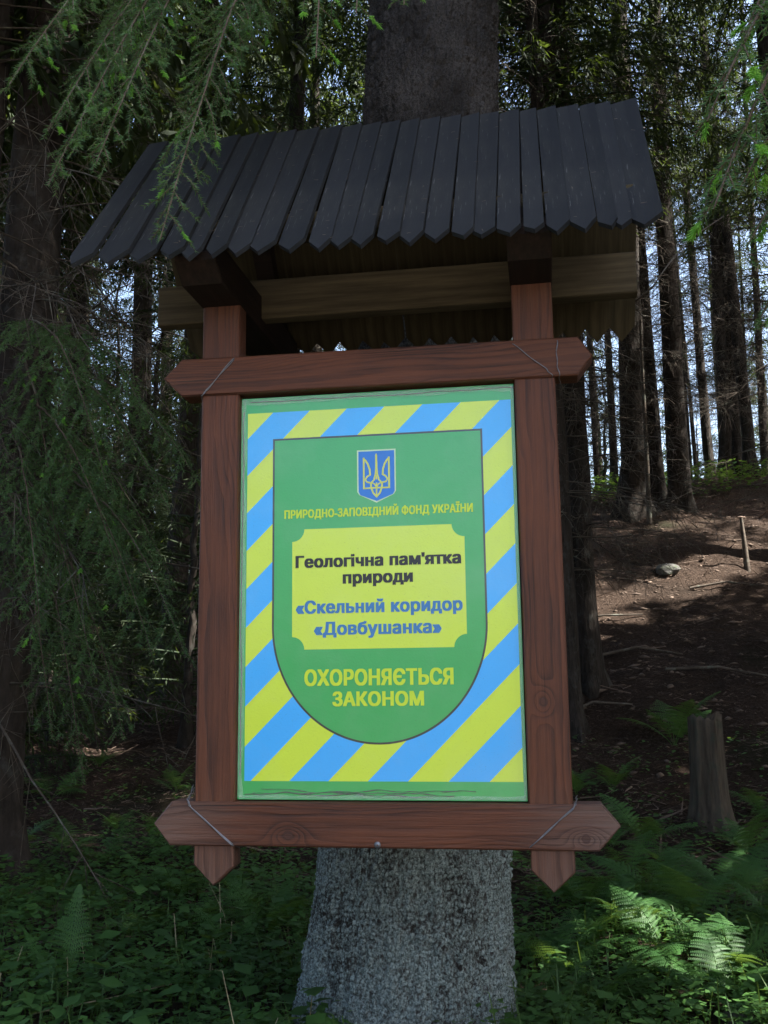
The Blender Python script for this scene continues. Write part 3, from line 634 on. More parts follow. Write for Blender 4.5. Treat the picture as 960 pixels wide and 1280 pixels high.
def crown_mesh(name, z0, H, R0, seed, whorl=.40, nb=6, wid=.009, sparse=1.2, tw=.125, coarse=8.5):
    rng = np.random.default_rng(seed); mb = MB(); z = z0
    while z < H - .3:
        big = 1 + .75 * min(1, max(0, (z - coarse) / 3)); f = (z - z0) / (H - z0); Lb = R0 * (1 - f) ** .8 * min(1, .55 + f * 4)
        for k in range(nb):
            L = Lb * rng.uniform(.6, 1.15) + .15; a = rng.uniform(0, 2 * math.pi); zz = z + rng.uniform(-.2, .2)
            ax = polyline((0, 0, zz), (math.cos(a), math.sin(a), .25 + .3 * f), L, .55, 7, rng, .08)
            cnt = max(3, int(L / .045 * sparse / big ** .7)); s = rng.uniform(.12, 1, cnt) * 7; ki = np.minimum(s.astype(int), 6); p = ax[ki] + (ax[ki + 1] - ax[ki]) * (s - ki)[:, None]; fw = unit(ax[ki + 1] - ax[ki])
            lat = unit(np.cross(fw, np.array([0, 0, 1.0]))) * np.where(rng.random(cnt) < .5, 1, -1)[:, None]
            l2 = (.10 + .42 * (1 - s / 7)) * rng.uniform(.5, 1.1, cnt) * min(1, L)
            d = unit(fw * .6 + lat * .7 + np.array([0, 0, -.55]) + rng.normal(0, .2, (cnt, 3)))
            for q in (0, .3, .6, .85):
                pp = p + d * (l2 * q)[:, None] - np.array([0, 0, 1.0]) * (l2 * q * q * .5)[:, None]
                dd = unit(d + np.array([0, 0, -.8 * q]) + rng.normal(0, .45, (cnt, 3))); diamonds(mb, pp, dd, rng.uniform(.6, 1.2, cnt) * tw * big, np.full(cnt, wid * big * big) * rng.uniform(.7, 1.3, cnt), rng)
            mb.tube(ax, np.linspace(.016, .004, 8) * min(1, L), 3)
        z += whorl * rng.uniform(.7, 1.2)
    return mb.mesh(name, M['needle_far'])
def dead_mesh(name, z0, z1, n, Lm, seed, twigs=12):
    rng = np.random.default_rng(seed); mb = MB()
    for k in range(n):
        a = rng.uniform(0, 2 * math.pi); L = rng.uniform(.35, 1) * Lm; ax = polyline((0, 0, rng.uniform(z0, z1)), (math.cos(a), math.sin(a), rng.uniform(-.25, .15)), L, .25, 7, rng, .16)
        mb.tube(ax, np.linspace(.009, .0025, 8), 3)
        for q in range(int(twigs * L / Lm)):
            i = rng.integers(1, 7); f = unit(ax[i + 1] - ax[i]); d = f * .6 + unit(rng.normal(size=3)) * .8 + np.array([0, 0, -.35])
            b = polyline(ax[i] + (ax[i + 1] - ax[i]) * rng.random(), d, rng.uniform(.12, .5), .8, 4, rng, .2); mb.tube(b, np.linspace(.003, .0013, 5), 3)
            for e in range(2): mb.tube(polyline(b[rng.integers(1, 4)], unit(b[-1] - b[0]) * .5 + unit(rng.normal(size=3)) * .8, rng.uniform(.06, .22), .5, 2, rng, .2), .0013, 3)
    return mb.mesh(name, M['deadtwig'])
TR = [trunk_mesh('trunk', 17, .16, 60 + k) for k in range(4)]
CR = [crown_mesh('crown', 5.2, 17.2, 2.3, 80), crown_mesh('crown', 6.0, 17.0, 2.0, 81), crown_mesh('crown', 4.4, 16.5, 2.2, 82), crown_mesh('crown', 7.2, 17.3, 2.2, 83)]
CD = [crown_mesh('crown', 5.0, 17.2, 2.5, 180, .36, 6, .022, 1.0, .20, 99), crown_mesh('crown', 5.8, 17.0, 2.4, 181, .36, 6, .022, 1.0, .20, 99)]   # heavy full crowns, made dense to block light
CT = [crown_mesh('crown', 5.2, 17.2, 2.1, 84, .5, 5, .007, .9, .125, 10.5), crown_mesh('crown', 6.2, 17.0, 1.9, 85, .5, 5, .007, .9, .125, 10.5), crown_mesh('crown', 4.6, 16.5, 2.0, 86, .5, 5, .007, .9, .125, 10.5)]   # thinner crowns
SUNSPOTS = [(at(835, 1140, 4.4), .22), (at(905, 1165, 4.2), .18), (at(920, 1228, 3.8), .20), (at(860, 1215, 3.9), .12), (at(950, 1205, 3.9), .12), (at(790, 1180, 4.1), .08), (at(700, 1200, 4.0), .07), (at(180, 862, 8.6), .16), (at(60, 845, 9), .1),
            (at(745, 742, 10.8), .42), (at(790, 738, 11.0), .32), (at(715, 755, 10.5), .34), (at(880, 695, 12.1), .34), (at(925, 672, 12.8), .40), (at(955, 650, 13.3), .42)]
spr = random.Random(3)                       # where light falls through small gaps in the crowns
for k in range(16):
    q_ = spr.random(); SUNSPOTS.append((at(700 + 250 * q_, 748 - 95 * q_ + spr.uniform(-16, 16), 10.6 + 2.4 * q_), spr.uniform(.10, .19)))
DE = [dead_mesh('dead_branches', 1.0, 6.8, 70, 1.6, 90, 18), dead_mesh('dead_branches', 1.4, 7.5, 60, 1.4, 91, 18), dead_mesh('dead_branches', 2.2, 8, 46, 1.2, 92, 16)]
YC = [crown_mesh('crown', .35, 4.2, 1.1, 95, .20, 5, .006, 1.3, .09), crown_mesh('crown', .3, 3.4, .9, 96, .18, 5, .006, 1.3, .09)]
YT = [trunk_mesh('trunk', 4.2, .04, 97, 8)]
TREES = []
def spruce(x, y, dia, label, group=None, v=0, dead=True, crown=True, lean=(0, 0), rz=None, name='spruce_tree', thin=False, full=False):
    s = dia / .32; sz = .75 + .25 * s
    e = empty(name, (x, y, gz(x, y)), (x * 7.3 + y * 3.1) % 6.28 if rz is None else rz); hl = math.sin(x * 91.7 + y * 47.3) * 43758.5; hl -= math.floor(hl); e.rotation_euler[0] = (hl - .5) * .07; e.rotation_euler[1] = ((hl * 7.31) % 1 - .5) * .07
    tag(e, label, 'tree', group); TREES.append((x, y))
    a = link('trunk', TR[v % 4], None, e); a.scale = (s, s, sz)
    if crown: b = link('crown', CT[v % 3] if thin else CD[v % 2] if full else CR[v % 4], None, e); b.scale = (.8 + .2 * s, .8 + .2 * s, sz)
    if dead: c = link('dead_branches', DE[v % 3], None, e); c.scale = (1, 1, sz)
    return e
def by_px(px, py, u, wpx, label, group=None, **k):
    p = at(px, py, u); spruce(p[0], p[1], wpx / FPX * u * .97, label, group, **k)
# trunks that can be picked out one by one in the photograph
by_px(8, 420, 6.2, 80, 'broad dark spruce trunk with hanging green boughs, left of the board', v=0, dead=False)
by_px(106, 420, 12.5, 30, 'grey spruce trunk beneath the roof edge, beyond the hanging boughs', v=1)
by_px(214, 640, 10.5, 30, 'dark spruce trunk standing close beside the board\'s left post', v=2)
by_px(345, 80, 11.5, 31, 'grey spruce trunk rising behind left part of the roof ridge', v=3)
by_px(393, 100, 15.5, 19, 'slim dark spruce rising between the grey trunk and the thick trunk', v=1)
by_px(663, 70, 8.9, 36, 'pale grey spruce trunk rising just right of thick trunk above roof', v=3)
by_px(690, 70, 12.5, 20, 'narrow dark spruce trunk pressed beside the pale grey trunk', v=2)
by_px(704, 640, 8.4, 26, 'grey spruce trunk half hidden behind the board\'s right post', v=1)
by_px(727, 640, 9.2, 30, 'dark spruce trunk with flared foot, next to right post', v=0)
by_px(787, 540, 15.2, 34, 'stout dark spruce trunk on the slope below the crest', v=2, thin=True)
by_px(815, 540, 16.0, 25, 'dark spruce trunk right behind the stout one on slope', v=1, thin=True)
by_px(846, 560, 15.6, 27, 'straight dark spruce with spreading foot at the edge of the crest', v=3, thin=True)
SL = 'slender spruce on the crest against the bright sky'
for k, (px, u, w) in enumerate([(744, 21, 8), (764, 19, 10), (858, 24, 6), (869, 26, 6), (884, 20, 12), (902, 18.5, 15), (916, 19, 14), (934, 18.6, 15), (952, 21, 10), (897, 27, 7), (926, 28, 6), (972, 19, 14)]):
    by_px(px, 520, u, w, SL, 'slender spruces on the crest', v=k, rz=k * 1.7, thin=True)
# the rest of the wood
rnd = random.Random(17); tries = 0; cnt = 0
while cnt < 78 and tries < 4000:
    tries += 1; u = 8.5 + 34 * rnd.random() ** .8; v = rnd.uniform(-.52 * u - 3, .52 * u + 3); pxx = 480 + FPX * v / u
    if 700 < pxx < 990 and (u < 24 or rnd.random() < .5): continue
    if 30 < pxx < 250 and u < 10: continue
    x = CAM[0] + FW[0] * u + RT[0] * v; y = CAM[1] + FW[1] * u + RT[1] * v
    if min([math.hypot(x - a, y - b) for a, b in TREES]) < (1.5 if u < 20 else 1.9): continue
    spruce(x, y, rnd.uniform(.2, .38), 'spruce standing farther back in the dim wood', 'spruces of the wood behind', v=rnd.randrange(12), thin=u > (15 if pxx > 500 else 24)); cnt += 1
# trees at the sides of the view, added to block sky and sun
for k, (x, y) in enumerate([(-4.6, .6), (-5.6, 3.4), (-4.2, 5.6), (5.4, 1.2), (6.8, 4.2), (5.6, 6.4), (7.6, 7.8), (-7.5, 1.2), (-7.0, 6.0), (8.5, 2), (4.2, 3.4), (-3.4, -1.6), (-5.2, -3.2), (4.4, -2.0), (6.6, -1.2), (-6.4, -1.0), (3.6, 1.0), (9.0, -.4), (-2.9, 2.6)]):
    spruce(x, y, .3 + .02 * (k % 3), 'spruce added beside the view to block sky and sun', 'spruces added beside the view', v=k, full=True)
rnd = random.Random(5); cnt = 0; tries = 0  # more trees, out of view on the right, added to block the sun
while cnt < 36 and tries < 3000:
    tries += 1; x = rnd.uniform(5.5, 24); y = rnd.uniform(-1.5, 26)
    if 480 + FPX * ((x - CAM[0]) * RT[0] + (y - CAM[1]) * RT[1]) / max(.1, (x - CAM[0]) * FW[0] + (y - CAM[1]) * FW[1]) < 985: continue
    if min([math.hypot(x - a, y - b) for a, b in TREES]) < 1.8: continue
    spruce(x, y, rnd.uniform(.24, .38), 'unseen spruce on the right, added to block the sun', 'unseen spruces added on the right', v=rnd.randrange(12), full=True); cnt += 1
mc = link('crown', CD[0], None, main_tree, (0, 0, 0)); mc.scale = (1.25, 1.25, 1.25); mc.location = (.25, .02, -.3)
rtt = link('trunk', TR[1], None, rt); rtc = link('crown', CD[1], None, rt)
# low boughs of the dark tree on the left
lt = [o for o in COL.objects if o.get('label', '').startswith('broad dark spruce')][0]; lp = lt.location
rng = np.random.default_rng(23)
bt = [((60, 470), (170, 520)), ((30, 470), (120, 620)), ((40, 500), (60, 690)), ((50, 520), (200, 640)), ((30, 560), (150, 760)), ((50, 580), (215, 740)), ((20, 600), (40, 800)), ((30, 640), (110, 850)),
      ((40, 640), (185, 840)), ((60, 660), (225, 830)), ((20, 700), (60, 930)), ((40, 700), (100, 985)), ((60, 720), (150, 930)), ((80, 540), (235, 600))]
lt_inv = lt.rotation_euler[2]; lt.rotation_euler[2] = 0
for (pa, pb) in bt:
    ua = rng.uniform(5.6, 6.0); ub = rng.uniform(3.9, 5.2)
    bough_to(lt, rng, at(pa[0] - 30, pa[1] - 60, ua), at(pb[0], pb[1], ub), .28, side=.46, shoots=.03, nl=.021, w=.0044, step=.0024, hang=2.0, start=.12, r0=.009, dens=.72)
dm = dead_mesh('dead_branches', .9, 4.5, 60, 2.0, 120, 18); link('dead_branches', dm, None, lt)
# young spruces in the gloom on the left
for k, (px, u) in enumerate([(70, 9.0), (165, 9.8), (235, 8.6), (10, 8.2), (130, 12.5), (250, 13), (30, 14), (90, 16), (180, 15), (225, 18), (60, 19), (140, 21), (-20, 17), (280, 16), (340, 20), (400, 17), (200, 24), (100, 26), (20, 24), (270, 26), (765, 26), (880, 28), (940, 30)]):
    p = at(px, 800, u); e = empty('young_spruce', (p[0], p[1], gz(p[0], p[1])), k); tag(e, 'young spruce in the gloom under the boughs left of the board' if k < 12 else 'bushy young spruce deep in the wood behind the trunks', 'tree', 'young spruces under the boughs' if k < 12 else 'young spruces deep in the wood')
    link('trunk', YT[0], None, e); link('crown', YC[k % 2], None, e); g = 1.0 if k < 6 else 1.35 + .25 * (k % 3); e.scale = (g, g, g * (.7 + .12 * (k % 4)))

for k, (x, y, g) in enumerate([(-1.75, -2.75, 1.25), (-2.7, -2.6, 1.5), (-3.8, -2.9, 1.6), (-4.7, -2.4, 1.5), (-6.0, -2.8, 1.7), (2.75, -2.7, 1.35), (3.7, -2.9, 1.6), (5.6, -2.9, 1.6), (6.7, -2.9, 1.7), (8.0, -2.6, 1.7), (-7.4, -2.6, 1.8), (9.6, -2.7, 1.8)]):  # unseen hedge flanking the camera, added to keep light off the wood
    e = empty('young_spruce', (x, y, gz(x, y)), k * 1.1); tag(e, 'unseen bushy young spruce, added beside the camera to block light', 'tree', 'young spruces added beside the camera')
    link('trunk', YT[0], None, e); link('crown', YC[k % 2], None, e); e.scale = (g, g, g * .9)

# ------------------------------------------------------------------ stump, stones, fallen wood
p = at(890, 1040, 6.95); sx, sy = p[0], p[1]; sz0 = gz(sx, sy)
st = empty('tree_stump', (sx, sy, sz0)); tag(st, 'weathered grey tree stump standing among ferns on the slope', 'stump')
zz = np.concatenate([[-.2, 0, .06], np.linspace(.14, .68, 22)]); k = 60; th = np.arange(k) * 2 * math.pi / k
rr = .108 * (1 + .40 * np.exp(-np.maximum(zz, 0) / .10))[:, None] * (1 + .07 * np.cos(th * 6 + 1)[None] + .05 * np.cos(th * 11)[None] + .05 * (fbm(th * 4, th * 0, 3, 5) - .45)[None]) * (1 - .12 * zz)[:, None]
rr = rr * (1 + .05 * (fbm(np.repeat(th[None] * 6, len(zz), 0), np.repeat(zz[:, None] * 2, k, 1), 3, 8) - .45)); zt = np.repeat(zz[:, None], k, 1); zt[-1] += .05 * (fbm(th * 2, th * 0, 3, 2) - .4) * 2
V = np.stack([rr * np.cos(th), rr * np.sin(th), zt], -1).reshape(-1, 3); V = np.concatenate([V, [[0, 0, .64]]]); n = len(zz)
i = np.arange(n - 1)[:, None] * k; j = np.arange(k)[None]; j2 = (j + 1) % k; Q = np.stack([i + j, i + j2, i + k + j2, i + k + j], -1).reshape(-1, 4)
jj = np.arange(k); T = np.stack([(n - 1) * k + jj, (n - 1) * k + (jj + 1) % k, np.full(k, n * k)], -1)
link('trunk', mesh_np('stump_trunk', V, T, Q, True), M['stumpwood'], st)
def stone_mesh(seed, sq=.5):
    rng = np.random.default_rng(seed); import bmesh
    bm = bmesh.new(); bmesh.ops.create_icosphere(bm, subdivisions=2, radius=1)
    for v in bm.verts:
        c = np.array(v.co); n = .75 + .5 * float(fbm(c[0] * 1.3 + seed, c[1] * 1.3 + c[2] * 2, 3, seed)); v.co = v.co * n; v.co.z *= sq
    me = bpy.data.meshes.new('stone'); bm.to_mesh(me); bm.free(); me.materials.append(M['stone']); return me
SM = [stone_mesh(k, .45 + .1 * (k % 2)) for k in range(3)]
for k, (px, py, u, s, lab) in enumerate([(930, 1208, 3.9, .075, 'flat grey stone at the foot of the sunlit ferns'), (922, 1232, 3.75, .085, 'wider grey stone lying just below another flat stone'), (952, 1145, 4.4, .07, 'rounded grey stone beside the sunlit ferns'),
                                         (735, 1150, 4.3, .06, 'small rounded stone between ferns below the right post'), (832, 672, 12.4, .2, 'large flat mossy stone on the brown slope')]):
    p = at(px, py, u); o = link('stone', SM[k % 3], None, None, (p[0], p[1], gz(p[0], p[1]) + s * .02), (.15, .1, k * 1.3)); o.scale = (s, s * .8, s * .75); tag(o, lab, 'stone')
def stick(name, pts, r, mat, label, cat, group=None):
    mb = MB(); mb.tube(np.array(pts), np.linspace(r, r * .45, len(pts)), 6); o = mb.build(name, mat); tag(o, label, cat, group); return o
def gpt(px, py, u, dz): p = at(px, py, u); return (p[0], p[1], gz(p[0], p[1]) + dz)
stick('dead_sapling', [tuple(at(812, 655, 12.2)), tuple(at(809, 580, 12.2)), tuple(at(805, 500, 12.1)), tuple(at(800, 400, 12.0))], .035, M['deadtwig'], 'thin bare dead sapling leaning on the slope by dark trunks', 'sapling')
stick('snag', [gpt(930, 650, 12.8, -.1), gpt(928, 640, 12.8, .25), gpt(923, 600, 12.8, .62)], .045, M['deadtwig'], 'short broken snag sticking out of the sunlit slope', 'snag')
stick('fallen_branch', [gpt(0, 1085, 4.5, .04), gpt(60, 1110, 4.4, .08), gpt(110, 1150, 4.1, .06), gpt(150, 1195, 3.8, .03)], .010, M['deadtwig'], 'dark fallen branch lying across the undergrowth', 'branch')
for k, (a_, b_, u) in enumerate([((700, 690), (800, 705), 11.0), ((860, 700), (950, 668), 12.0), ((740, 760), (850, 780), 10.0), ((830, 805), (960, 775), 9.6), ((690, 850), (790, 868), 8.6)]):
    stick('fallen_branch', [gpt(a_[0], a_[1], u, .02), gpt((a_[0] + b_[0]) / 2, (a_[1] + b_[1]) / 2, u + .1, .07), gpt(b_[0], b_[1], u + .2, .02)], .018, M['deadtwig'], 'bare fallen branch lying on the brown slope', 'branch', 'fallen branches on the slope')
stick('dry_stem', [gpt(40, 1222, 3.6, .02), gpt(130, 1210, 3.6, .07), gpt(215, 1200, 3.6, .10)], .003, M['dry'], 'pale dry stem leaning low over undergrowth', 'stem')
stick('twig', [tuple(atY(755, 392, .75)), tuple(atY(790, 380, .6)), tuple(atY(815, 360, .5)), tuple(atY(832, 335, .5)), tuple(atY(860, 300, .6)), tuple(atY(905, 270, .8))], .0035, M['deadtwig'], 'bare curved twig hanging below the roof\'s right end', 'twig')

# gaps in the canopy: foliage is missing along the sun's path to the light spots on the ground
bpy.context.view_layer.update()
sv = np.array(SUND)
for o in [q for q in COL.objects if q.name.split('.')[0] in ('crown', 'needles')]:
    mw = np.array(o.matrix_world); me = o.data; c0 = mw[:3, 3]
    if o.name.startswith('crown') or o.name.startswith('dead'):
        near = False
        for p, r in SUNSPOTS:
            w = c0 - p; h = unit(sv[:2]); dd = abs(w[0] * h[1] - w[1] * h[0])
            if dd < 3.2 and w[0] * h[0] + w[1] * h[1] > -3 and w[0] * h[0] + w[1] * h[1] < 19: near = True
        if not near: continue
    nv = len(me.vertices); co = np.empty(nv * 3, np.float32); me.vertices.foreach_get('co', co); co = co.reshape(-1, 3); wc = co @ mw[:3, :3].T + mw[:3, 3]
    bad = np.zeros(nv, bool)
    for p, r in SUNSPOTS:
        w = wc - p; s_ = w @ sv; d_ = np.linalg.norm(w - s_[:, None] * sv, axis=1); bad |= (d_ < r) & (s_ > .5)
    if not bad.any(): continue
    nl_ = len(me.loops); vi = np.empty(nl_, np.int32); me.loops.foreach_get('vertex_index', vi); npg = len(me.polygons); ls = np.empty(npg, np.int32); lt_ = np.empty(npg, np.int32)
    me.polygons.foreach_get('loop_start', ls); me.polygons.foreach_get('loop_total', lt_)
    T = vi[(ls[lt_ == 3][:, None] + np.arange(3)[None])] if (lt_ == 3).any() else np.zeros((0, 3), int); Q = vi[(ls[lt_ == 4][:, None] + np.arange(4)[None])] if (lt_ == 4).any() else np.zeros((0, 4), int)
    T = T[~bad[T].any(1)]; Q = Q[~bad[Q].any(1)]; used = np.zeros(nv, bool); used[T.ravel()] = True; used[Q.ravel()] = True; mp = np.cumsum(used) - 1
    m2 = mesh_np(me.name, co[used], mp[T] if len(T) else None, mp[Q] if len(Q) else None); m2.materials.append(me.materials[0]); o.data = m2

# ------------------------------------------------------------------ ferns
def frond_mesh(seed, L=.5, W=.16, np_=17, arch=.5):
    rng = np.random.default_rng(seed); mb = MB(); n = np_ + 1; t_ = np.linspace(0, 1, n)
    el = 1.15 - (arch * 1.9) * t_; dx = np.cos(el); dz = np.sin(el); P = np.stack([np.cumsum(dx), 0 * t_, np.cumsum(dz)], -1) * (L / n)
    mb.tube(P, np.linspace(.003, .0008, n), 3)
    for i in range(3, n):
        f = t_[i]; f = max(f, .02); wl = W * (min(1, (f - .1) * 3.2) if f < .4 else (1 - ((f - .4) / .62) ** 1.4)) + .006
        tg = unit(P[min(i + 1, n - 1)] - P[i - 1]); up = unit(np.cross(tg, [0, 1.0, 0]))
        for sg in (1, -1):
            d = unit(np.array([0, sg, 0]) * .93 + tg * .42 + rng.normal(0, .05, 3)); l = wl * rng.uniform(.9, 1.08); m = max(4, int(l / .0105)); s = (np.arange(m) + .5) / m
            p = P[i] + d * (s * l)[:, None] - np.array([0, 0, 1.0]) * (.25 * l * s * s)[:, None]
            for g2 in (1, -1):
                e = unit(np.cross(d, up) * g2 * .95 + d * .35); pl = (.0175 * (1 - .75 * s) + .002) * (L / .5)
                q = d * (.0062 * (1 - .4 * s))[:, None] * (L / .5)
                V = np.stack([p - q * .9, p + q * .9, p + e * pl[:, None] * .8 + q * .9 - up * .003, p + e * pl[:, None] + q * .2 - up * .002], 1)
                mb.add(V.reshape(-1, 3), Q=np.arange(m * 4).reshape(-1, 4))
    return mb.mesh('frond', M['fern'])
FR = [frond_mesh(1, .52, .15, 18, .5), frond_mesh(2, .45, .14, 16, .62), frond_mesh(3, .38, .13, 15, .42), frond_mesh(4, .30, .13, 13, .7)]
rf = random.Random(9)
def fern(x, y, n, sc, label, group=None, vs=(0, 1, 2)):
    e = empty('fern', (x, y, gz(x, y) - .01), rf.uniform(0, 6.28)); tag(e, label, 'fern', group)
    for k in range(n):
        o = link('frond', FR[rf.choice(vs)], None, e); a = 6.283 * k / n + rf.uniform(-.4, .4); s = sc * rf.uniform(.75, 1.1)
        o.scale = (s, s, s); o.rotation_euler = (rf.uniform(-.25, .25), rf.uniform(-.25, .35), a)
def fern_px(px, py, u, n, sc, label, group=None, vs=(0, 1, 2)):
    p = at(px, py, u); fern(p[0], p[1], n, sc, label, group, vs)
fern_px(830, 1165, 4.35, 7, .95, 'large fern with sunlit fronds near the grey stones')
fern_px(905, 1175, 4.2, 6, .95, 'fern spreading sunlit fronds over the flat stones')
fern_px(870, 1120, 4.9, 6, .9, 'fern behind the two sunlit ferns')
fern_px(690, 1190, 4.1, 6, .8, 'upright green fern between thick trunk and right post foot')
fern_px(755, 1225, 3.75, 6, .62, 'broad fern low beside the thick trunk')
p = at(80, 1215, 3.9); e = empty('fern', (p[0], p[1], gz(p[0], p[1]))); tag(e, 'fern with one tall upright frond near the fallen branch', 'fern')
fu = frond_mesh(5, .46, .095, 22, .10)
for (rz_, ry_, sc_) in ((1.70, -.28, .78), (2.9, .25, .6), (.3, .3, .55)):
    o = link('frond', fu, None, e); o.rotation_euler = (.05, ry_, rz_); o.scale = (sc_, sc_, sc_)
fern_px(128, 1225, 3.7, 5, .45, 'small arching fern beside the tall upright frond')
fern_px(840, 880, 8.3, 6, 1.2, 'dark fern on the slope just uphill of the stump')
fern_px(330, 1130, 4.6, 7, .8, 'fern beneath the lower rail, left of the thick trunk')
ga = 'ferns around the stump'; la = 'dark green fern on the shaded slope around the stump'
for (px, py, u) in [(740, 985, 6.6), (760, 1010, 6.2), (800, 1010, 6.4), (840, 1035, 6.0), (790, 1060, 5.6), (850, 1075, 5.5), (910, 1085, 5.3), (950, 1060, 5.8), (940, 1010, 6.4), (760, 1095, 5.2), (820, 1105, 5.1), (730, 1120, 4.9), (960, 1110, 5.0), (700, 1090, 5.2), (890, 1065, 5.8), (925, 1140, 4.7), (790, 1140, 4.6), (735, 1165, 4.4), (955, 960, 7.3), (720, 955, 7.2), (770, 940, 7.4), (900, 1240, 3.9)]:
    fern_px(px + rf.uniform(-8, 8), py, u, 6, rf.uniform(.6, .9), la, ga)
gb = 'ferns left of the board'; lb = 'dark fern in the shade on the left of the board'
for (px, py, u) in [(30, 960, 7), (90, 985, 6.6), (150, 960, 7), (200, 975, 6.6), (230, 1010, 6.1), (120, 1010, 6.2), (60, 1030, 6.0), (175, 1045, 5.6), (20, 1070, 5.5), (225, 1075, 5.2), (110, 1080, 5.2), (310, 1085, 5.1), (350, 1110, 4.8), (270, 1125, 4.7), (150, 1140, 4.6), (200, 1120, 4.8), (380, 1140, 4.5), (290, 1165, 4.3), (355, 1185, 4.1), (20, 1180, 4.2), (220, 905, 7.6), (60, 910, 7.8), (130, 890, 8.2)]:
    fern_px(px + rf.uniform(-8, 8), py, u, 6, rf.uniform(.55, .9), lb, gb, (1, 2, 3))

# ------------------------------------------------------------------ uncountable ground cover
rng = np.random.default_rng(31)
def scatter(n, u0, u1, v0, v1, gap=True):
    u = rng.uniform(u0, u1, n); v = v0(u) + rng.random(n) * (v1(u) - v0(u)); x = CAM[0] + FW[0] * u + RT[0] * v; y = CAM[1] + FW[1] * u + RT[1] * v
    ok = np.hypot(x - tr_c(.3), y - TY) > .36; return x[ok], y[ok]
mb = MB()
def leaves(x, y, hmin, hmax, size, per):
    n = len(x); z = ground(x, y)
    for k in range(per):
        a = rng.uniform(0, 6.283, n); el = rng.uniform(-.3, .5, n); h = rng.uniform(hmin, hmax, n); s = size * rng.uniform(.6, 1.3, n); rr_ = rng.uniform(.0, .05, n)
        d = np.stack([np.cos(a) * np.cos(el), np.sin(a) * np.cos(el), np.sin(el)], -1); sd = np.stack([-np.sin(a), np.cos(a), rng.uniform(-.3, .3, n)], -1)
        p = np.stack([x, y, z + h], -1) + d * rr_[:, None]; dr = np.array([0, 0, -.25])
        V = np.stack([p, p + d * (s * .45)[:, None] + sd * (s * .36)[:, None], p + d * s[:, None] + dr * s[:, None] * .6, p + d * (s * .45)[:, None] - sd * (s * .36)[:, None]], 1)
        mb.add(V.reshape(-1, 3), Q=np.arange(n * 4).reshape(-1, 4))
x, y = scatter(4200, 2.6, 6.2, lambda u: -.46 * u - .3, lambda u: -.05 * u); leaves(x, y, .02, .16, .035, 4)
x, y = scatter(3600, 2.6, 5.0, lambda u: .05 * u, lambda u: .46 * u + .3); leaves(x, y, .02, .12, .032, 4)
x, y = scatter(2200, 5.0, 8.0, lambda u: -.5 * u, lambda u: .46 * u + .3); leaves(x, y, .01, .10, .04, 3)
x, y = scatter(1200, 15.5, 18.5, lambda u: .1 * u, lambda u: .5 * u); leaves(x, y, .02, .3, .09, 4)
x, y = scatter(420, 2.7, 5.6, lambda u: -.46 * u - .2, lambda u: -.06 * u); leaves(x, y, .05, .2, .075, 2)
x, y = scatter(200, 2.8, 5.0, lambda u: .08 * u, lambda u: .46 * u); leaves(x, y, .04, .15, .065, 2)
o = mb.build('undergrowth', M['herb']); tag(o, 'low leafy herbs covering the ground round the trunk', 'undergrowth', kind='stuff')
mb = MB()
def blades(x, y, h0, h1, w):
    n = len(x); z = ground(x, y); a = rng.uniform(0, 6.283, n); h = rng.uniform(h0, h1, n); b = rng.uniform(.2, .9, n)
    d = np.stack([np.cos(a), np.sin(a), 0 * a], -1); q = np.stack([-np.sin(a), np.cos(a), 0 * a], -1) * w; p = np.stack([x, y, z - .01], -1); up = np.array([0, 0, 1.0])
    m1 = p + up * (h * .5)[:, None] + d * (h * b * .18)[:, None]; m2 = p + up * (h * .85)[:, None] + d * (h * b * .5)[:, None]; m3 = p + up * (h * (.95 - .25 * b))[:, None] + d * (h * b * .95)[:, None]
    V = np.stack([p - q, p + q, m1 + q * .8, m1 - q * .8, m2 + q * .55, m2 - q * .55, m3], 1); base = np.arange(n)[:, None] * 7
    mb.add(V.reshape(-1, 3), T=base + np.array([[5, 4, 6]]), Q=np.concatenate([base + np.array([[0, 1, 2, 3]]), base + np.array([[3, 2, 4, 5]])]))
x, y = scatter(1000, 2.5, 5.2, lambda u: -.46 * u, lambda u: -.02 * u); blades(x, y, .07, .24, .0028)
x, y = scatter(500, 2.7, 4.6, lambda u: .1 * u, lambda u: .46 * u); blades(x, y, .08, .24, .003)
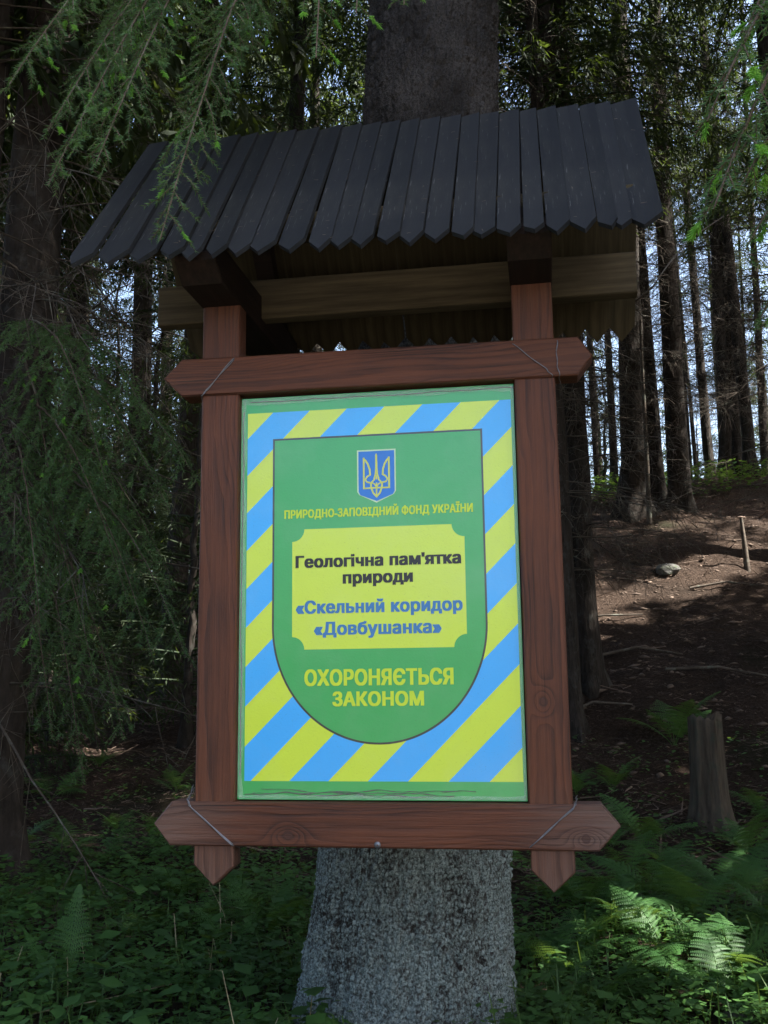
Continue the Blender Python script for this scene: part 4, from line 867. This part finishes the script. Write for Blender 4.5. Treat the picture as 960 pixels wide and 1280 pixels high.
o = mb.build('grass', M['grass']); tag(o, 'thin green grass blades among the herbs', 'grass', kind='stuff')
mb = MB(); x, y = scatter(22, 2.7, 4.5, lambda u: -.45 * u, lambda u: -.05 * u); blades(x, y, .15, .4, .0022)
o = mb.build('dry_grass', M['dry']); tag(o, 'pale dead grass stalks among the green', 'grass', kind='stuff')
# needle and twig litter
mb = MB(); x, y = scatter(70000, 4.5, 17.5, lambda u: -.40 * u, lambda u: .5 * u); n = len(x); z = ground(x, y) + .006
a = rng.uniform(0, 6.283, n); L = rng.uniform(.02, .075, n) * np.where(rng.random(n) < .04, 4, 1); d = np.stack([np.cos(a), np.sin(a), rng.uniform(-.15, .35, n)], -1); q = np.stack([-np.sin(a), np.cos(a), rng.uniform(-1, 1, n)], -1) * (L * .02 + .0014)[:, None]
p = np.stack([x, y, z], -1); V = np.stack([p - q, p + q, p + d * L[:, None] + q * .4, p + d * L[:, None] - q * .4], 1); mb.add(V.reshape(-1, 3), Q=np.arange(n * 4).reshape(-1, 4))
x, y = scatter(2400, 7.5, 16.5, lambda u: .05 * u, lambda u: .46 * u); n = len(x); z = ground(x, y); sz = .006 + .03 * rng.random(n) ** 2.2; a = rng.uniform(0, 6.283, n)
ex_ = np.stack([np.cos(a), np.sin(a), rng.uniform(-.3, .3, n)], -1) * (sz * rng.uniform(1, 2.6, n))[:, None]; ey_ = np.stack([-np.sin(a), np.cos(a), 0 * a], -1) * sz[:, None]; ez2 = np.stack([rng.normal(0, .2, n), rng.normal(0, .2, n), np.ones(n)], -1) * (sz * .6)[:, None]; p = np.stack([x, y, z], -1)
V = np.stack([p + ex_, p + ey_, p - ex_, p - ey_, p + ez2, p - ez2], 1); T = np.array([[0, 1, 4], [1, 2, 4], [2, 3, 4], [3, 0, 4], [1, 0, 5], [2, 1, 5], [3, 2, 5], [0, 3, 5]]); mb.add(V.reshape(-1, 3), T=(np.arange(n)[:, None, None] * 6 + T[None]).reshape(-1, 3))
o = mb.build('litter', M['litter']); tag(o, 'dry needles and twigs strewn over the forest floor', 'litter', kind='stuff')
